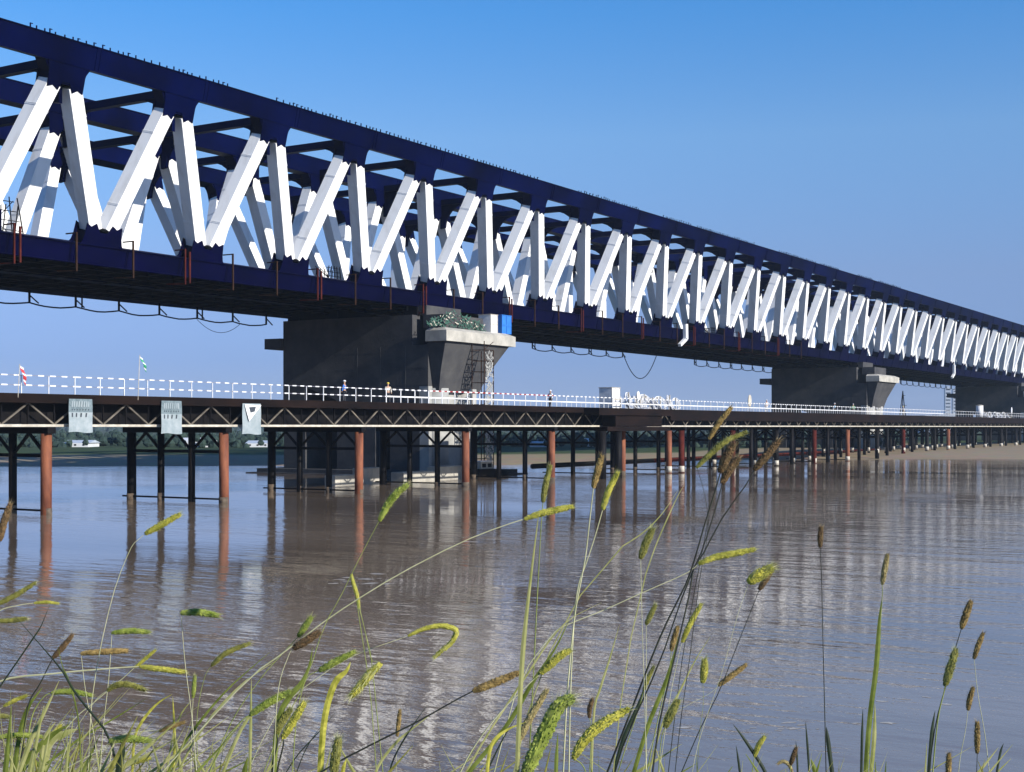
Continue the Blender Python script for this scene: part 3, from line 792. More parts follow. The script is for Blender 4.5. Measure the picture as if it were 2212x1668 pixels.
# ------------------------------------------------------------------ far bank: woods, sheds, towers
LEAF = mat('hazed_foliage', (.020,.036,.034), .9, spec=.1, col2=(.042,.066,.052), scale=.25, detail=8)  # bluish tint puts part of the distance haze into the leaf colour
def clump(m, c, r, mi=0):
    b = len(m.v); n1, n2 = 6, 4; sd = random.random()*50
    for i in range(n2+1):
        th = math.pi*i/n2
        for k in range(n1):
            a = 2*math.pi*k/n1; d = Vector((math.sin(th)*math.cos(a), math.sin(th)*math.sin(a), math.cos(th)))
            q = 1 + .5*noise.noise(d*1.7 + Vector((sd, 0, 0))); m.v.append(tuple(Vector(c) + d*(r*q)))
    for i in range(n2):
        for k in range(n1): m.face([b+i*n1+k, b+(i+1)*n1+k, b+(i+1)*n1+(k+1)%n1, b+i*n1+(k+1)%n1], mi)
m = MB()
for i in range(2600):
    x = random.uniform(-500, 2500); d = random.choice((300, 330, 380, 450, 560)) + random.uniform(-15, 15)
    h = (1.9 + .9*noise.noise(Vector((x*.01, d*.02, 5))))*(d/330)**.7
    if x > 1950: continue
    p = flat(d, x); r = random.uniform(.5, 1.2)
    clump(m, (p[0], p[1], 1.0 + random.random()*h), r)
tag(m.build('scrub', LEAF), 'low dark scrub and young trees along the far bank', 'scrub', kind='stuff')
m = MB()
for i in range(1800):
    x = random.uniform(-700, 2700); d = random.choice((1300, 1700, 2400)) + random.uniform(-60, 60)
    h = 6 + 5*noise.noise(Vector((x*.006, d*.01, 9)))
    p = flat(d, x); clump(m, (p[0], p[1], random.random()*h), random.uniform(3, 6))
tag(m.build('far_wood', LEAF), 'hazy belt of woods on the horizon', 'wood', kind='stuff')
SHED = mat('white_shed', (.70,.71,.72), .5, col2=(.6,.62,.64), scale=.3)
def shed(x0, x1, ybase, h, label, vault=False):
    d = (EYE-1.05)*3000/(ybase-922); a = at(x0, 922, d); b = at(x1, 922, d); u = (b-a); L = u.length; u.normalize(); w = Vector((CP, SP, 0))
    o = thing('shed', label, 'shed', (a.x, a.y, 1.0)); m = MB()
    g = lambda p, z: (p.x, p.y, z)
    P_ = [a, b, b + w*8, a + w*8]
    m.hexa([g(p, .8) for p in P_] + [g(p, 1.0+h*.6) for p in P_]); m.build('wall', SHED, o)
    m = MB(); n = 8; base = 1.0+h*.6
    prof = [(8*i/n, base + (h*.4*math.sin(math.pi*i/n) if vault else h*.4*(1-abs(2*i/n-1)))) for i in range(n+1)]
    for e in (a - u*.3, b + u*.3):
        for q, z in prof: p = e + w*q; m.v.append((p.x, p.y, z + .01))
    for i in range(n): m.face([i, i+1, n+1+i+1, n+1+i])
    m.face(list(range(n+1))); m.face(list(range(n+1, 2*n+2))[::-1]); m.build('roof', SHED if vault else mat('shed_roof', (.5,.55,.62), .5, col2=(.4,.45,.5), scale=.5), o)
    m = MB(); k = max(3, int(L/3))
    for i in range(k):
        p = a + u*(L*(i+.35)/k) - w*.03; q = a + u*(L*(i+.6)/k) - w*.03; m.beam((p.x,p.y,1.0+h*.35), (q.x,q.y,1.0+h*.35), h*.22, .05, w)
    m.build('window', UNDER, o)
shed(136, 190, 966, 1.5, 'row of white sheds on the far bank behind the first brown pile')
shed(391, 449, 966, 2.0, 'white vaulted greenhouse behind the four-pile bent', True)
shed(532, 582, 966, 1.4, 'low white sheds just left of the near pier')
shed(1145, 1190, 966, 1.6, 'white shed seen under the trestle right of the near pier')
shed(1250, 1300, 965, 1.8, 'white shed behind the bent left of the platform')
shed(1720, 1760, 960, 1.8, 'pale shed glimpsed between piles below the second pier')
TWR = mat('tower_wall', (.30,.33,.38), .7, col2=(.38,.40,.44), scale=.1)
def tower(x0, x1, ytop, d, label, seg=12):
    a = at(x0, 922, d); b = at(x1, 922, d); u = (b-a).normalized(); w = Vector((CP, SP, 0)); h = EYE + (922-ytop)/3000*d; D_ = (b-a).length*.8
    o = thing('apartment_tower', label, 'building', (a.x, a.y, 0)); g = lambda p, z: (p.x, p.y, z); P_ = [a, b, b+w*D_, a+w*D_]
    m = MB(); m.hexa([g(p, 0) for p in P_] + [g(p, h) for p in P_]); m.build('wall', TWR, o)
    m = MB()
    for i in range(seg):
        z = h*(i+.5)/seg; p = a + u*((b-a).length*.1) - w*.1; q = a + u*((b-a).length*.9) - w*.1; m.beam(g(p, z), g(q, z), h/seg*.4, .2, w)
    m.build('window', UNDER, o); m = MB(); c = [a + (b-a)*.3, a + (b-a)*.7, a + (b-a)*.7 + w*D_*.6, a + (b-a)*.3 + w*D_*.6]
    m.hexa([g(p, h) for p in c] + [g(p, h*1.04) for p in c]); m.build('roof_house', TWR, o)
tower(2042, 2054, 838, 2600, 'left slab of the far hazy tower blocks')
tower(2059, 2072, 842, 2600, 'right slab of the far hazy tower blocks')
tower(147, 163, 914, 2300, 'small hazy tower over the woods at far left', 6)
tower(1998, 2100, 897, 900, 'long low grey building under the hazy towers', 3)

# ------------------------------------------------------------------ foreground grasses on the near bank
SEED = {
 'y': mat('seed_yellow_green', (.27,.27,.02), .7, col2=(.72,.66,.11), scale=70, trans=.25),
 'g': mat('seed_green', (.14,.20,.015), .7, col2=(.44,.50,.09), scale=70, trans=.25),
 'o': mat('seed_olive', (.11,.11,.015), .8, col2=(.36,.34,.07), scale=70, trans=.2),
 'b': mat('seed_brown', (.17,.11,.03), .8, col2=(.52,.36,.12), scale=70, trans=.15),
 'd': mat('seed_dark', (.06,.034,.014), .85, col2=(.20,.115,.045), scale=140),
 't': mat('seed_tan', (.32,.25,.09), .8, col2=(.52,.44,.2), scale=140, trans=.2)}
GLEAF = mat('blade_green', (.11,.15,.02), .6, spec=.25, col2=(.28,.33,.07), scale=25, trans=.35)
GLIGHT = mat('blade_light', (.32,.34,.10), .6, spec=.25, col2=(.56,.54,.24), scale=25, trans=.35)
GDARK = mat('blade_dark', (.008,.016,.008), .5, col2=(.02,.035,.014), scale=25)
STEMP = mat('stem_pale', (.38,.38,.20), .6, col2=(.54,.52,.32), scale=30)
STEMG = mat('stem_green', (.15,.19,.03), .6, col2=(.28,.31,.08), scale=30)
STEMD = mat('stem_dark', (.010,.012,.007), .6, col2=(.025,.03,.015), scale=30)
HAIR = mat('bristle', (.42,.44,.16), .6, col2=(.60,.58,.28), scale=60, trans=.3)
HAIRD = mat('bristle_brown', (.20,.15,.07), .7, col2=(.34,.26,.13), scale=60)
LM = {'g': GLEAF, 'l': GLIGHT, 'd': GDARK, 'y': SEED['y'], 'b': SEED['b']}
SM = {'p': STEMP, 'g': STEMG, 'd': STEMD}
def smooth(pts, n):
    P_ = [pts[0]] + list(pts) + [pts[-1]]; out = []; k = len(pts)-1
    for i in range(n+1):
        t = i/n*k; j = min(int(t), k-1); u = t-j; a, b, c, d = (Vector(P_[j+q]) for q in range(4))
        out.append(.5*((2*b) + (c-a)*u + (2*a-5*b+4*c-d)*u*u + (3*b-a-3*c+d)*u**3))
    return out
def W3(pts, d, bow=0):
    n = len(pts); return [at(x, y, d + bow*math.sin(math.pi*i/max(1, n-1))) for i, (x, y) in enumerate(pts)]
def rooted(pts, d):
    """carry a stem on from the foot of the picture down to the soil, bending upright"""
    a, b = pts[-2], pts[-1]; v = (b-a).normalized(); zg = near_z(d) - .03; out = list(pts); p = Vector(b)
    while p.z > zg + .12:
        v = (v + Vector((0, 0, -1))*.45).normalized(); p = p + v*min(.14, p.z-zg); out.append(p.copy())
        if len(out) > len(pts)+20: break
    out.append(Vector((p.x, p.y, zg))); return out
def ribbon(m, pts, w, fold=.25):
    up = Vector((-CP, -SP, 0)); b = len(m.v); n = len(pts)
    for i, p in enumerate(pts):
        d = (pts[min(i+1, n-1)] - pts[max(i-1, 0)]).normalized(); s = d.cross(up)
        s = s.normalized() if s.length > 1e-6 else Vector((1,0,0)); k = w[i]/2
        m.v += [tuple(p - s*k), tuple(p + up*(fold*k)), tuple(p + s*k), tuple(p - up*(.18*k) )]
    for i in range(n-1):
        for q in ((0,1),(1,2),(2,3),(3,0)): m.face([b+i*4+q[0], b+i*4+q[1], b+(i+1)*4+q[1], b+(i+1)*4+q[0]])
def leaf(parent, pts, wpx, key, d, root=True, tip_first=True):
    """pts in photo pixels from the tip down to the foot"""
    p = W3(pts, d); p = smooth(p, 14)
    if root: p = rooted(p, d)
    n = len(p); w = []
    for i in range(n):
        t = i/(n-1); w.append(wpx*.85*d/3000*min(1, (t+.02)*3.2)*(1-.45*max(0, t-.6)))
    m = MB(); ribbon(m, p, w); return m.build('leaf', LM[key], parent)
def seed_head(parent, pts, thick, key, d, rough=1.0):
    c = smooth(W3(pts, d), 22); R_ = thick/2*d/3000*1.0; m = MB(); n = len(c); rs = []
    for i in range(n):
        t = i/(n-1); r = R_*min(1, (math.sin(math.pi*min(1, t*.93+.05)))**.45)*(1+.10*noise.noise(Vector((i*.8, pts[0][0], 0)))); rs.append(max(r*.82, R_*.15))
    m.tube(c, rs, 9)
    N = int(760*rough)
    for q in range(N):
        t = random.random(); i = min(n-2, int(t*(n-1))); p = c[i].lerp(c[i+1], t*(n-1)-i); ax = (c[i+1]-c[i]).normalized()
        u = ax.cross(Vector((.3,.5,.8))).normalized(); v = ax.cross(u); a = random.random()*6.283; o_ = u*math.cos(a)+v*math.sin(a)
        r = rs[i]; g = R_*random.uniform(.22,.40); s_ = ax.cross(o_)
        base = p + o_*r*.9
        if q % 2 == 0:   # bristle
            tip = base + o_*R_*random.uniform(.5,1.25) + ax*R_*random.uniform(.6,2.0); w = R_*.035
            b = len(m.v); m.v += [tuple(base-s_*w), tuple(base+s_*w), tuple(tip)]; m.face([b,b+1,b+2], 1)
        else:            # grain
            b = len(m.v); m.v += [tuple(base-ax*g), tuple(base+s_*g*.5), tuple(base-s_*g*.5), tuple(base+o_*g*.7), tuple(base+ax*g*1.3)]
            for f in ((0,1,3),(0,3,2),(4,3,1),(4,2,3)): m.face([b+k for k in f])
    return m.build('seed_head', [SEED[key], HAIRD if key in 'bdt' else HAIR], parent)
def grass(label, head, thick, key, stem, sc='p', sw=2.6, leaves=(), dscale=1.0, cat='grass', rough=1.0):
    d = max(1.15, min(3.6, .0135*3000/max(thick, 8)*dscale))
    base = head[0] if head else stem[0]
    if stem is None:
        dx = random.uniform(-60, 60); stem = [(base[0]+dx*.25, base[1]+(1690-base[1])*.3), (base[0]+dx*.7, base[1]+(1690-base[1])*.65), (base[0]+dx, 1700)]; sw = 2.2
    spts = smooth(W3([base]+list(stem), d), 16); spts = rooted(spts, d)
    root = spts[-1]; o = thing('foxtail_grass', label, cat, (root.x, root.y, root.z), 'grasses on the near bank'); o['kind'] = 'thing'
    n = len(spts); m = MB(); m.tube(spts, [sw*(.62 if sc != 'd' else .7)/2*d/3000*(.8+.9*i/n) for i in range(n)], 5); m.build('stem', SM[sc], o)
    if head: seed_head(o, head, thick, key, d, rough)
    for pts, w, k in leaves: leaf(o, pts, w, k, d)
    return o
L = 'lower left corner'
G = [
 ('thick olive head cut by the left edge, above the lower left corner', [(-20,1312),(30,1288),(77,1259)], 13, 'o', [(-60,1350),(-100,1500)], 'p', 2.5, ()),
 ('thin bright yellow head lying level at the left edge on a white stem', [(74,1303),(100,1301),(127,1304)], 8, 'y', [(40,1308),(-10,1325),(-90,1400)], 'p', 3, ()),
 ('olive head pointing right from the left edge, third from the top there', [(-10,1342),(30,1340),(57,1336)], 12, 'o', [(-60,1360),(-120,1480)], 'p', 2.5, ()),
 ('rough level green head floating over the water left of the pier reflection', [(391,1324),(430,1323),(472,1330)], 17, 'g', None, 'p', 1, ()),
 ('smooth level green head above the brown one in the left water', [(242,1367),(283,1363),(323,1366)], 14, 'g', None, 'p', 1, ()),
 ('long brown-yellow level head below the smooth green one', [(175,1412),(225,1408),(275,1406)], 15, 'b', None, 'p', 1, ()),
 ('slim golden head at the top of a long straight pale stem, lower left', [(291,1442),(312,1425),(336,1404)], 9, 'y', [(260,1470),(200,1520),(159,1555),(90,1640)], 'p', 3, ()),
 ('rough yellow head ending a pale blade that sweeps in from the left edge', [(303,1440),(350,1446),(402,1452)], 14, 'y', [(240,1444),(120,1455),(-10,1475),(-120,1560)], 'p', 5, ()),
 ('arched pale green head like a slice, lower left', [(232,1492),(252,1480),(280,1479),(314,1491)], 15, 'o', [(205,1515),(150,1600),(120,1700)], 'p', 2, ()),
 ('curved green head leaning up right beside the long green blades', [(457,1438),(490,1410),(540,1390)], 13, 'o', [(440,1470),(425,1560),(430,1700)], 'g', 2, ()),
 ('dark brown upright head behind the crossing dark stems, lower left', [(114,1422),(134,1400),(156,1372)], 14, 'd', [(105,1440),(85,1480),(62,1520),(50,1600),(40,1700)], 'd', 4, ()),
 ('slim yellow head near the left edge under the dark stems', [(8,1526),(30,1514),(58,1503)], 10, 'y', [(-20,1560),(-40,1700)], 'p', 2, ()),
 ('green nodding head pointing right across the dark stem', [(112,1497),(150,1494),(200,1503)], 14, 'g', [(95,1505),(72,1540),(60,1600),(50,1700)], 'g', 4, (([(92,1485),(60,1530),(40,1600),(30,1690)], 12, 'g'),)),
 ('long level green head touching the left edge near the bottom', [(-10,1594),(40,1588),(92,1592)], 14, 'g', [(-60,1620),(-80,1700)], 'g', 3, (([(150,1565),(110,1590),(60,1640),(20,1700)], 16, 'g'), ([(120,1560),(95,1600),(85,1690)], 10, 'l'))),
 ('yellow leaning head between two leaves in the left corner', [(93,1606),(110,1588),(133,1566)], 11, 'y', [(85,1640),(80,1700)], 'g', 3, (([(168,1575),(140,1585),(105,1610),(90,1700)], 20, 'l'),)),
 ('level bright green head right of the left corner clump', [(236,1601),(275,1596),(325,1600)], 18, 'g', [(225,1615),(190,1634),(130,1672),(120,1720)], 'p', 3, ()),
 ('slim orange head with a white tip, lower left', [(345,1580),(370,1570),(398,1560)], 11, 'b', [(310,1580),(250,1600),(230,1700)], 'p', 3, (([(372,1500),(340,1520),(308,1557),(290,1600),(285,1700)], 7, 'y'), ([(373,1505),(376,1560),(377,1620),(372,1700)], 7, 'y'))),
 ('small yellow head near the bottom edge at left', [(272,1650),(300,1644),(325,1638)], 12, 'y', [(250,1670),(240,1710)], 'g', 3, ()),
 ('slim green upright head on a straight stem left of the long blades', [(417,1507),(419,1485),(421,1460)], 10, 'g', [(415,1560),(413,1620),(412,1700)], 'p', 2.4, (([(415,1512),(390,1545),(372,1600),(355,1700)], 5, 'l'),)),
 ('stub of a green head at the left edge below the slim yellow one', [(-12,1549),(5,1547),(19,1549)], 11, 'o', [(-30,1570),(-40,1700)], 'g', 3, ()),
 ('hooked yellow head drooping to the right over the pier reflection', [(881,1374),(915,1359),(953,1352),(985,1362),(975,1388),(955,1405),(937,1421)], 14, 'y', [(850,1385),(770,1414),(700,1455),(600,1540),(520,1700)], 'p', 2.4, ()),
 ('thick drooping green-yellow head with its tip at lower left, under the pier reflection', [(822,1434),(800,1455),(780,1480),(758,1504)], 22, 'y', [(815,1428),(802,1425),(790,1370),(777,1318),(772,1310),(800,1500),(815,1700)], 'g', 2.2, ()),
 ('slim yellow head hanging where two stems cross in front of the pier reflection', [(759,1241),(764,1262),(771,1285),(776,1313)], 10, 'y', [(790,1370),(802,1425),(815,1550),(830,1700)], 'g', 2.6, ()),
 ('fluffy bright green head before the third trestle bent, on a long bent stem', [(820,1124),(838,1090),(858,1065),(880,1047)], 19, 'g', [(790,1180),(759,1241),(735,1290),(712,1330),(693,1373),(660,1470),(610,1570),(570,1668),(560,1710)], 'g', 3, (([(675,1398),(668,1440),(650,1478),(627,1504),(600,1560),(590,1700)], 14, 'g'),)),
 ('small bright green head pointing up right beside the long pale stem', [(645,1375),(658,1355),(673,1333)], 15, 'g', [(610,1412),(560,1470),(500,1560),(440,1700)], 'g', 3, ()),
 ('bright yellow level head on a very long pale stem sweeping from lower left', [(1134,1121),(1170,1109),(1205,1101),(1238,1094)], 17, 'y', [(1070,1142),(985,1177),(870,1236),(780,1290),(700,1343),(610,1412),(542,1462),(430,1580),(340,1680)], 'p', 4.2, ()),
 ('ragged yellow-green leafy head under the fluffy green one', [(690,1449),(720,1432),(767,1408)], 17, 'g', [(660,1470),(640,1560),(630,1700)], 'g', 3, (([(757,1430),(748,1450),(722,1478),(700,1560),(690,1700)], 16, 'y'),)),
 ('reddish brown withered head behind the small bright green one', [(634,1400),(660,1385),(690,1366)], 20, 'd', [(622,1420),(600,1500),(590,1700)], 'p', 2.4, ()),
 ('broad bright green head pointing up right, left of the bottom middle', [(542,1543),(580,1518),(628,1494)], 19, 'g', [(520,1560),(480,1610),(440,1700)], 'g', 5, (([(640,1492),(600,1500),(530,1560),(470,1700)], 8, 'l'),)),
 ('pale olive head standing on a thick dark stem, bottom left of middle', [(596,1583),(610,1558),(628,1532)], 19, 'o', [(600,1600),(592,1640),(585,1700)], 'd', 6, ()),
 ('second pale olive head crossing behind the first one, bottom left of middle', [(611,1595),(632,1560),(658,1518)], 20, 'y', [(612,1610),(600,1660),(596,1700)], 'd', 5, ()),
 ('small brown upright head under the hooked yellow one', [(858,1590),(861,1562),(864,1534)], 11, 'b', [(856,1640),(856,1700)], 'p', 1.6, ()),
 ('broad olive head standing on the bottom edge, left of middle', [(720,1680),(724,1640),(731,1596)], 24, 'o', [(718,1720)], 'g', 3, (([(748,1640),(742,1660),(735,1700)], 10, 'y'),)),
 ('long brown knobbly head on a dark stem that rises from the bottom left', [(1022,1493),(1050,1482),(1085,1468),(1122,1453)], 20, 'b', [(980,1515),(900,1560),(800,1610),(700,1664),(650,1710)], 'd', 5, ()),
 ('pale yellow fluffy head leaning right of the middle green blade', [(1168,1455),(1188,1437),(1208,1418),(1232,1405)], 19, 'y', [(1140,1480),(1080,1540),(1020,1620),(980,1700)], 'p', 4, (([(1229,1340),(1200,1400),(1150,1475),(1100,1560),(1045,1630),(985,1700)], 11, 'g'), ([(1300,1302),(1235,1335),(1190,1380),(1150,1440),(1110,1500),(1045,1600),(990,1700)], 5, 'l'))),
 ('tan feathery head behind the big green one at the bottom middle', [(1122,1600),(1145,1550),(1182,1490)], 19, 't', [(1115,1640),(1110,1700)], 'p', 3, ()),
 ('big dark green and brown head rising from the bottom edge, right of middle', [(1128,1690),(1150,1640),(1178,1580),(1207,1525),(1236,1510)], 38, 'g', [(1125,1720)], 'g', 5, (([(1165,1100),(1150,1220),(1135,1350),(1128,1430),(1122,1540),(1116,1700)], 12, 'l'), ([(1136,1560),(1090,1580),(1060,1615),(1050,1700)], 9, 'y'))),
 ('big curved yellow-green head arching up right from a bright yellow tip', [(1239,1638),(1262,1600),(1300,1565),(1358,1532)], 27, 'y', [(1262,1660),(1275,1720)], 'g', 4, (([(1205,1585),(1202,1640),(1200,1700)], 10, 'g'),)),
 ('small olive upright head left of the tall dark stems', [(1396,1349),(1405,1330),(1416,1307)], 13, 'o', None, 'p', 1, ()),
 ('brown upright head close right of the tall dark stems', [(1450,1405),(1456,1382),(1464,1354)], 14, 'b', [(1445,1450),(1420,1560),(1390,1700)], 'g', 3, (([(1466,1374),(1455,1420),(1440,1470),(1400,1568),(1360,1700)], 11, 'g'),)),
 ('yellow and brown head tapering up, right of the tall dark stems', [(1474,1387),(1490,1350),(1515,1305)], 14, 'y', [(1465,1420),(1445,1520),(1420,1700)], 'p', 2, ()),
 ('short fuzzy yellow upright head, lower right of the tall dark stems', [(1518,1474),(1521,1450),(1522,1425)], 18, 'y', [(1519,1520),(1510,1600),(1505,1700)], 'g', 1.4, ()),
 ('speckled brown head leaning right on its own, lower right', [(1552,1481),(1580,1460),(1612,1436)], 14, 'b', [(1530,1500),(1460,1540),(1410,1600),(1380,1700)], 'p', 1.4, ()),
 ('small dark brown head hanging beside a pale stem, right of the big arched one', [(1273,1550),(1274,1530),(1280,1510)], 12, 'd', [(1277,1575),(1275,1640),(1270,1700)], 'g', 2.4, (([(1338,1350),(1318,1420),(1297,1486),(1283,1540),(1277,1700)], 6, 'l'),)),
 ('slim olive head pressed against the tall dark stems', [(1390,1492),(1400,1466),(1412,1440)], 11, 'o', [(1380,1530),(1350,1620),(1325,1700)], 'g', 3, (([(1405,1450),(1380,1520),(1345,1600),(1318,1700)], 9, 'd'),)),
 ('ragged olive head low between the tall dark stems', [(1437,1571),(1448,1545),(1465,1513)], 20, 'o', [(1428,1600),(1420,1700)], 'g', 3, ()),
 ('brown head before the trestle, on the left stem of the tall pale pair', [(1173,1084),(1178,1050),(1189,1006)], 15, 'o', [(1168,1150),(1160,1300),(1150,1500),(1140,1700)], 'g', 3.5, ()),
 ('tall brown head before the trestle left of the dark platform piles', [(1282,1053),(1290,1020),(1300,985)], 17, 'b', [(1272,1140),(1265,1200),(1254,1260),(1240,1340),(1225,1500),(1215,1700)], 'p', 4.5, ()),
 ('tall yellow-brown head just right of the tall brown one, pointed at the top', [(1302,1100),(1314,1062),(1335,1020)], 16, 'y', [(1285,1160),(1265,1220),(1250,1262),(1240,1340),(1232,1500),(1228,1700)], 'p', 4, ()),
 ('long green pod-like head slanting up right in front of the trestle', [(1505,1010),(1535,980),(1570,952),(1612,934)], 15, 'o', [(1520,1060),(1530,1140),(1510,1260),(1490,1420),(1470,1560),(1455,1700)], 'd', 2, ()),
 ('dark reddish brown head under the slanting green pod', [(1556,1020),(1568,990),(1584,960)], 23, 'd', [(1545,1060),(1520,1140),(1500,1210),(1480,1265),(1440,1345),(1405,1427),(1368,1523),(1307,1680)], 'd', 5, (), 1.3),
 ('dark blackish head leaning right of the reddish brown one', [(1560,1044),(1575,1015),(1595,990)], 20, 'd', [(1548,1090),(1520,1180),(1500,1226),(1470,1300),(1425,1430),(1350,1600),(1320,1700)], 'd', 4, (), 1.2),
 ('ragged brown head whose tip reaches over the trestle deck', [(1532,948),(1552,915),(1580,880)], 14, 'b', [(1528,1000),(1532,1100),(1515,1200),(1498,1290),(1470,1450),(1440,1700)], 'd', 2, ()),
 ('dark olive head leaning right before the trestle, rightmost of the tall ones', [(1630,1015),(1655,985),(1683,952)], 19, 'd', [(1610,1050),(1560,1120),(1520,1195),(1498,1230),(1488,1290),(1450,1451),(1424,1565),(1406,1700)], 'd', 4.5, (), 1.25),
 ('long yellow head lying almost level over the water, right of the tall stems', [(1509,1218),(1545,1204),(1585,1196),(1630,1187)], 17, 'y', [(1480,1240),(1400,1275),(1300,1320),(1225,1350),(1190,1375),(1120,1480),(1060,1700)], 'p', 3.2, ()),
 ('fuzzy olive upright head left of the tall dark stems, over open water', [(1384,1206),(1395,1175),(1410,1142)], 19, 'o', None, 'p', 1, ()),
 ('broad fuzzy yellow head on the same stalk group, over the water right of middle', [(1618,1258),(1640,1242),(1668,1226)], 27, 'y', [(1610,1280),(1590,1340),(1560,1450),(1510,1600),(1490,1700)], 'p', 1.6, ()),
 ('dark brown tip head on a thin dark stem behind the broad fuzzy yellow one', [(1640,1274),(1655,1250),(1674,1219)], 15, 'd', [(1622,1320),(1590,1400),(1555,1490),(1510,1580),(1463,1690)], 'd', 2.6, ()),
 ('small dark head on a perfectly straight dark stem, right part of the water', [(1772,1182),(1772,1160),(1774,1138)], 13, 'd', [(1775,1260),(1778,1400),(1782,1560),(1785,1700)], 'd', 2.6, (([(1785,1570),(1790,1610),(1800,1690)], 11, 'd'),)),
 ('straw coloured upright head on the tall green blade at right', [(1906,1262),(1911,1230),(1917,1198)], 14, 't', [(1905,1300),(1897,1400),(1882,1520),(1872,1700)], 'g', 3, (([(1906,1290),(1900,1340),(1893,1440),(1878,1560),(1868,1700)], 13, 'g'), ([(1864,1530),(1862,1600),(1860,1700)], 7, 'd'), ([(1890,1520),(1888,1600),(1878,1700)], 11, 'l'), ([(1875,1570),(1872,1620),(1868,1700)], 8, 'd'))),
 ('brown cattail-like head at the upper right of the right-hand group', [(2077,1357),(2086,1330),(2097,1300)], 17, 'b', [(2070,1380),(2063,1404),(2045,1475),(2020,1570),(2003,1700)], 'd', 3, (([(2020,1535),(2012,1590),(2004,1700)], 9, 'd'),)),
 ('olive leaf-shaped head below the brown cattail-like one', [(2042,1480),(2052,1445),(2065,1403)], 20, 'o', [(2038,1500),(2025,1560),(2012,1700)], 'g', 4, ()),
 ('banded brown head standing alone near the right edge', [(2104,1423),(2112,1398),(2124,1368)], 13, 'b', None, 'p', 1, ()),
 ('banded brown head below the lone one near the right edge', [(2091,1534),(2095,1510),(2102,1486)], 13, 'b', None, 'p', 1, ()),
 ('brown upright cylinder head low near the right edge', [(2111,1627),(2111,1595),(2111,1560)], 14, 'b', [(2110,1660),(2109,1700)], 'd', 2.4, (([(2168,1606),(2160,1630),(2148,1700)], 6, 'd'),)),
 ('brown stub head at the bottom edge near the right group', [(2049,1680),(2049,1655),(2050,1628)], 14, 'b', [(2049,1720)], 'g', 3, ()),
 ('pale yellow head peeking over the bottom edge right of middle', [(1630,1634),(1638,1612),(1652,1591)], 13, 'y', [(1626,1660),(1620,1700)], 'g', 3, (([(1583,1564),(1610,1600),(1650,1662),(1662,1700)], 9, 'd'), ([(1590,1610),(1596,1650),(1602,1700)], 6, 'd'))),
 ('dark little head leaning left of the straight dark stem, bottom right', [(1708,1652),(1713,1636),(1720,1616)], 12, 'd', [(1704,1700)], 'g', 3, (([(1719,1600),(1722,1640),(1724,1700)], 5, 'd'), ([(1740,1558),(1745,1620),(1750,1700)], 6, 'd'), ([(1752,1640),(1760,1665),(1766,1700)], 12, 'g'))),
 ('hooked orange-tan head at the bottom edge, right of middle', [(1712,1668),(1704,1652),(1692,1645),(1680,1650)], 9, 't', [(1714,1700)], 'g', 3, ()),
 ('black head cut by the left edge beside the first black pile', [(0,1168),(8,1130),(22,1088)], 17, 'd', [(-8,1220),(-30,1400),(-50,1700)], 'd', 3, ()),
 ('yellow-green head over the reflections of the four-pile bent', [(314,1153),(345,1136),(389,1111)], 16, 'y', [(300,1165),(280,1190),(240,1300),(200,1500),(190,1700)], 'p', 2.2, ()),
]
for g in G:
    ds = g[8] if len(g) > 8 else 1.0
    grass(g[0], g[1], g[2], g[3], g[4], g[5], g[6], g[7], ds)
# bare stems and long blades that carry no head
def blades(label, items, d, name='grass_tuft'):
    tip = items[0][0]; foot = at(tip[-1][0], 1700, d); o = thing(name, label, 'grass', (foot.x, foot.y, near_z(d)-.03), 'grasses on the near bank'); o['kind'] = 'thing'
    for pts, w, k in items: leaf(o, pts, w, k, d)
blades('pair of long green blades curving up right from the bottom, left of middle', [([(583,1409),(490,1491),(413,1584),(363,1668),(350,1710)], 7, 'g'), ([(600,1425),(520,1480),(440,1570),(385,1668),(375,1710)], 6, 'l')], 2.6)
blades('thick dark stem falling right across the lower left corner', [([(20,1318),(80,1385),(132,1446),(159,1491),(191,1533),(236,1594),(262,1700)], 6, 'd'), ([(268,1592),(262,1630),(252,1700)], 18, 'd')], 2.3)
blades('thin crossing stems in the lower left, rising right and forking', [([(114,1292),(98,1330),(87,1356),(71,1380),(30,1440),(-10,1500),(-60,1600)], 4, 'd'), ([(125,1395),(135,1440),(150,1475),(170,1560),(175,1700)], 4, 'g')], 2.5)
blades('pale straight blade standing left of the long green pair', [([(543,1467),(542,1540),(540,1640),(538,1700)], 8, 'l'), ([(535,1635),(528,1670),(524,1710)], 14, 'g')], 2.4)
blades('white dry stalk leaning right beside the tall dark stems', [([(1535,1374),(1500,1430),(1465,1500),(1430,1565),(1395,1700)], 5, 'l')], 2.7)
blades('three thin dark stalks fanning right at the bottom left of middle', [([(727,1536),(690,1580),(640,1635),(600,1700)], 3, 'd'), ([(700,1560),(660,1620),(630,1700)], 2.5, 'd'), ([(934,1541),(890,1575),(855,1605),(820,1650),(800,1700)], 7, 'l'), ([(926,1520),(890,1570),(850,1640),(835,1700)], 4, 'd')], 2.6)
blades('pair of thin stalks bent right over the middle water', [([(1478,1048),(1460,1080),(1420,1170),(1395,1240)], 3, 'l'), ([(1465,1058),(1430,1110),(1390,1150),(1345,1180)], 3, 'l')], 3.0)
blades('long dark blade crossing low behind the big arched head', [([(1122,1540),(1090,1590),(1060,1650),(1040,1700)], 4, 'd'), ([(1045,1580),(1010,1640),(975,1700)], 4, 'g')], 2.2)
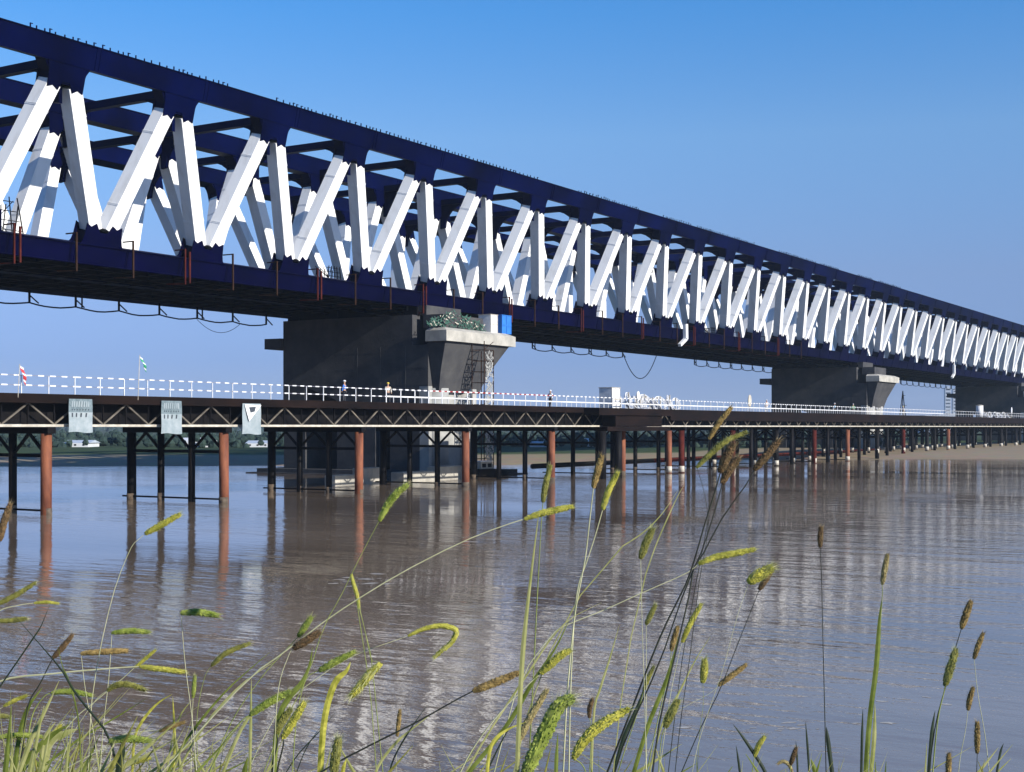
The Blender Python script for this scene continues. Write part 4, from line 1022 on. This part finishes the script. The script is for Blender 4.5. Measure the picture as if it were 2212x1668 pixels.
# short turf along the bottom edge
m = MB()
for i in range(400):
    left = i < 270
    x = abs(random.gauss(0, 300)) - 60 if left else random.uniform(300, 2250)
    d = random.uniform(1.8, 3.6)
    top = 1500 + 130*min(1, max(0, x)/560)**.6 + random.triangular(-70, 160, 120) if left else random.uniform(1600, 1730)
    lean = random.gauss(90, 190)
    a = at(x + lean, top, d); g_ = at(x, 1760, d); g_.z = near_z(d)-.03
    mid = (a+g_)/2 + Vector((SP, -CP, 0))*(-lean*d/3000*.35) + Vector((0, 0, (a.z-g_.z)*.18))
    pts = smooth([a, mid, g_], 8); w = random.choice((.0016, .0022, .003, .004, .006, .010))
    ribbon(m, pts, [w*min(1, (j+.15)*.5) for j in range(9)])
    mi = random.choice((0,1,1,1,2))
    for f in range(32): m.m[-1-f] = mi
tag(m.build('turf', [GLEAF, GLIGHT, SEED['o']]), 'tangle of short green blades along the bottom of the picture', 'grass', kind='stuff')

# ------------------------------------------------------------------ haze
mb = MB(); H = 5600
mb.box(-H, H, -H, H, -2.5, 120)
hz = mb.build('haze', [bpy.data.materials.new('haze')])
hm = hz.data.materials[0]; hm.use_nodes = True; hn = hm.node_tree; hn.nodes.clear()
pv = hn.nodes.new('ShaderNodeVolumePrincipled'); ho = hn.nodes.new('ShaderNodeOutputMaterial'); hn.links.new(pv.outputs[0], ho.inputs['Volume'])
pv.inputs['Color'].default_value = (.62, .78, 1, 1); pv.inputs['Density'].default_value = .00013; pv.inputs['Anisotropy'].default_value = 0
tag(hz, 'thin blue haze over the river', 'haze', kind='stuff')

FOAM = mat('foam', (.26,.24,.21), .7, col2=(.5,.48,.44), scale=3)
m = MB()
for c_ in range(26):
    cx = random.triangular(500, 2250, 1650); cy = random.triangular(1150, 1660, 1320)
    for i in range(random.randint(2, 9)):
        x = cx + random.gauss(0, 45); y = cy + random.gauss(0, 9); dd = EYE*3000/(y-922); p = at(x, y, dd)
        L_ = random.uniform(.04, .30)*dd/40; u = Vector((SP, -CP, 0)); v = Vector((CP, SP, 0)); b = len(m.v); k = 9; tl = random.uniform(-.4, .4)
        for q in range(k):
            a = 2*math.pi*q/k; e = random.uniform(.35, 1.15)
            c = Vector((p.x, p.y, 0)) + (u + v*tl)*math.cos(a)*L_*e + v*math.sin(a)*L_*.5*e; m.v.append((c.x, c.y, .004))
        m.face([b+q for q in range(k)])
tag(m.build('foam', FOAM), 'scattered pale foam flecks drifting on the brown water', 'foam', kind='stuff')
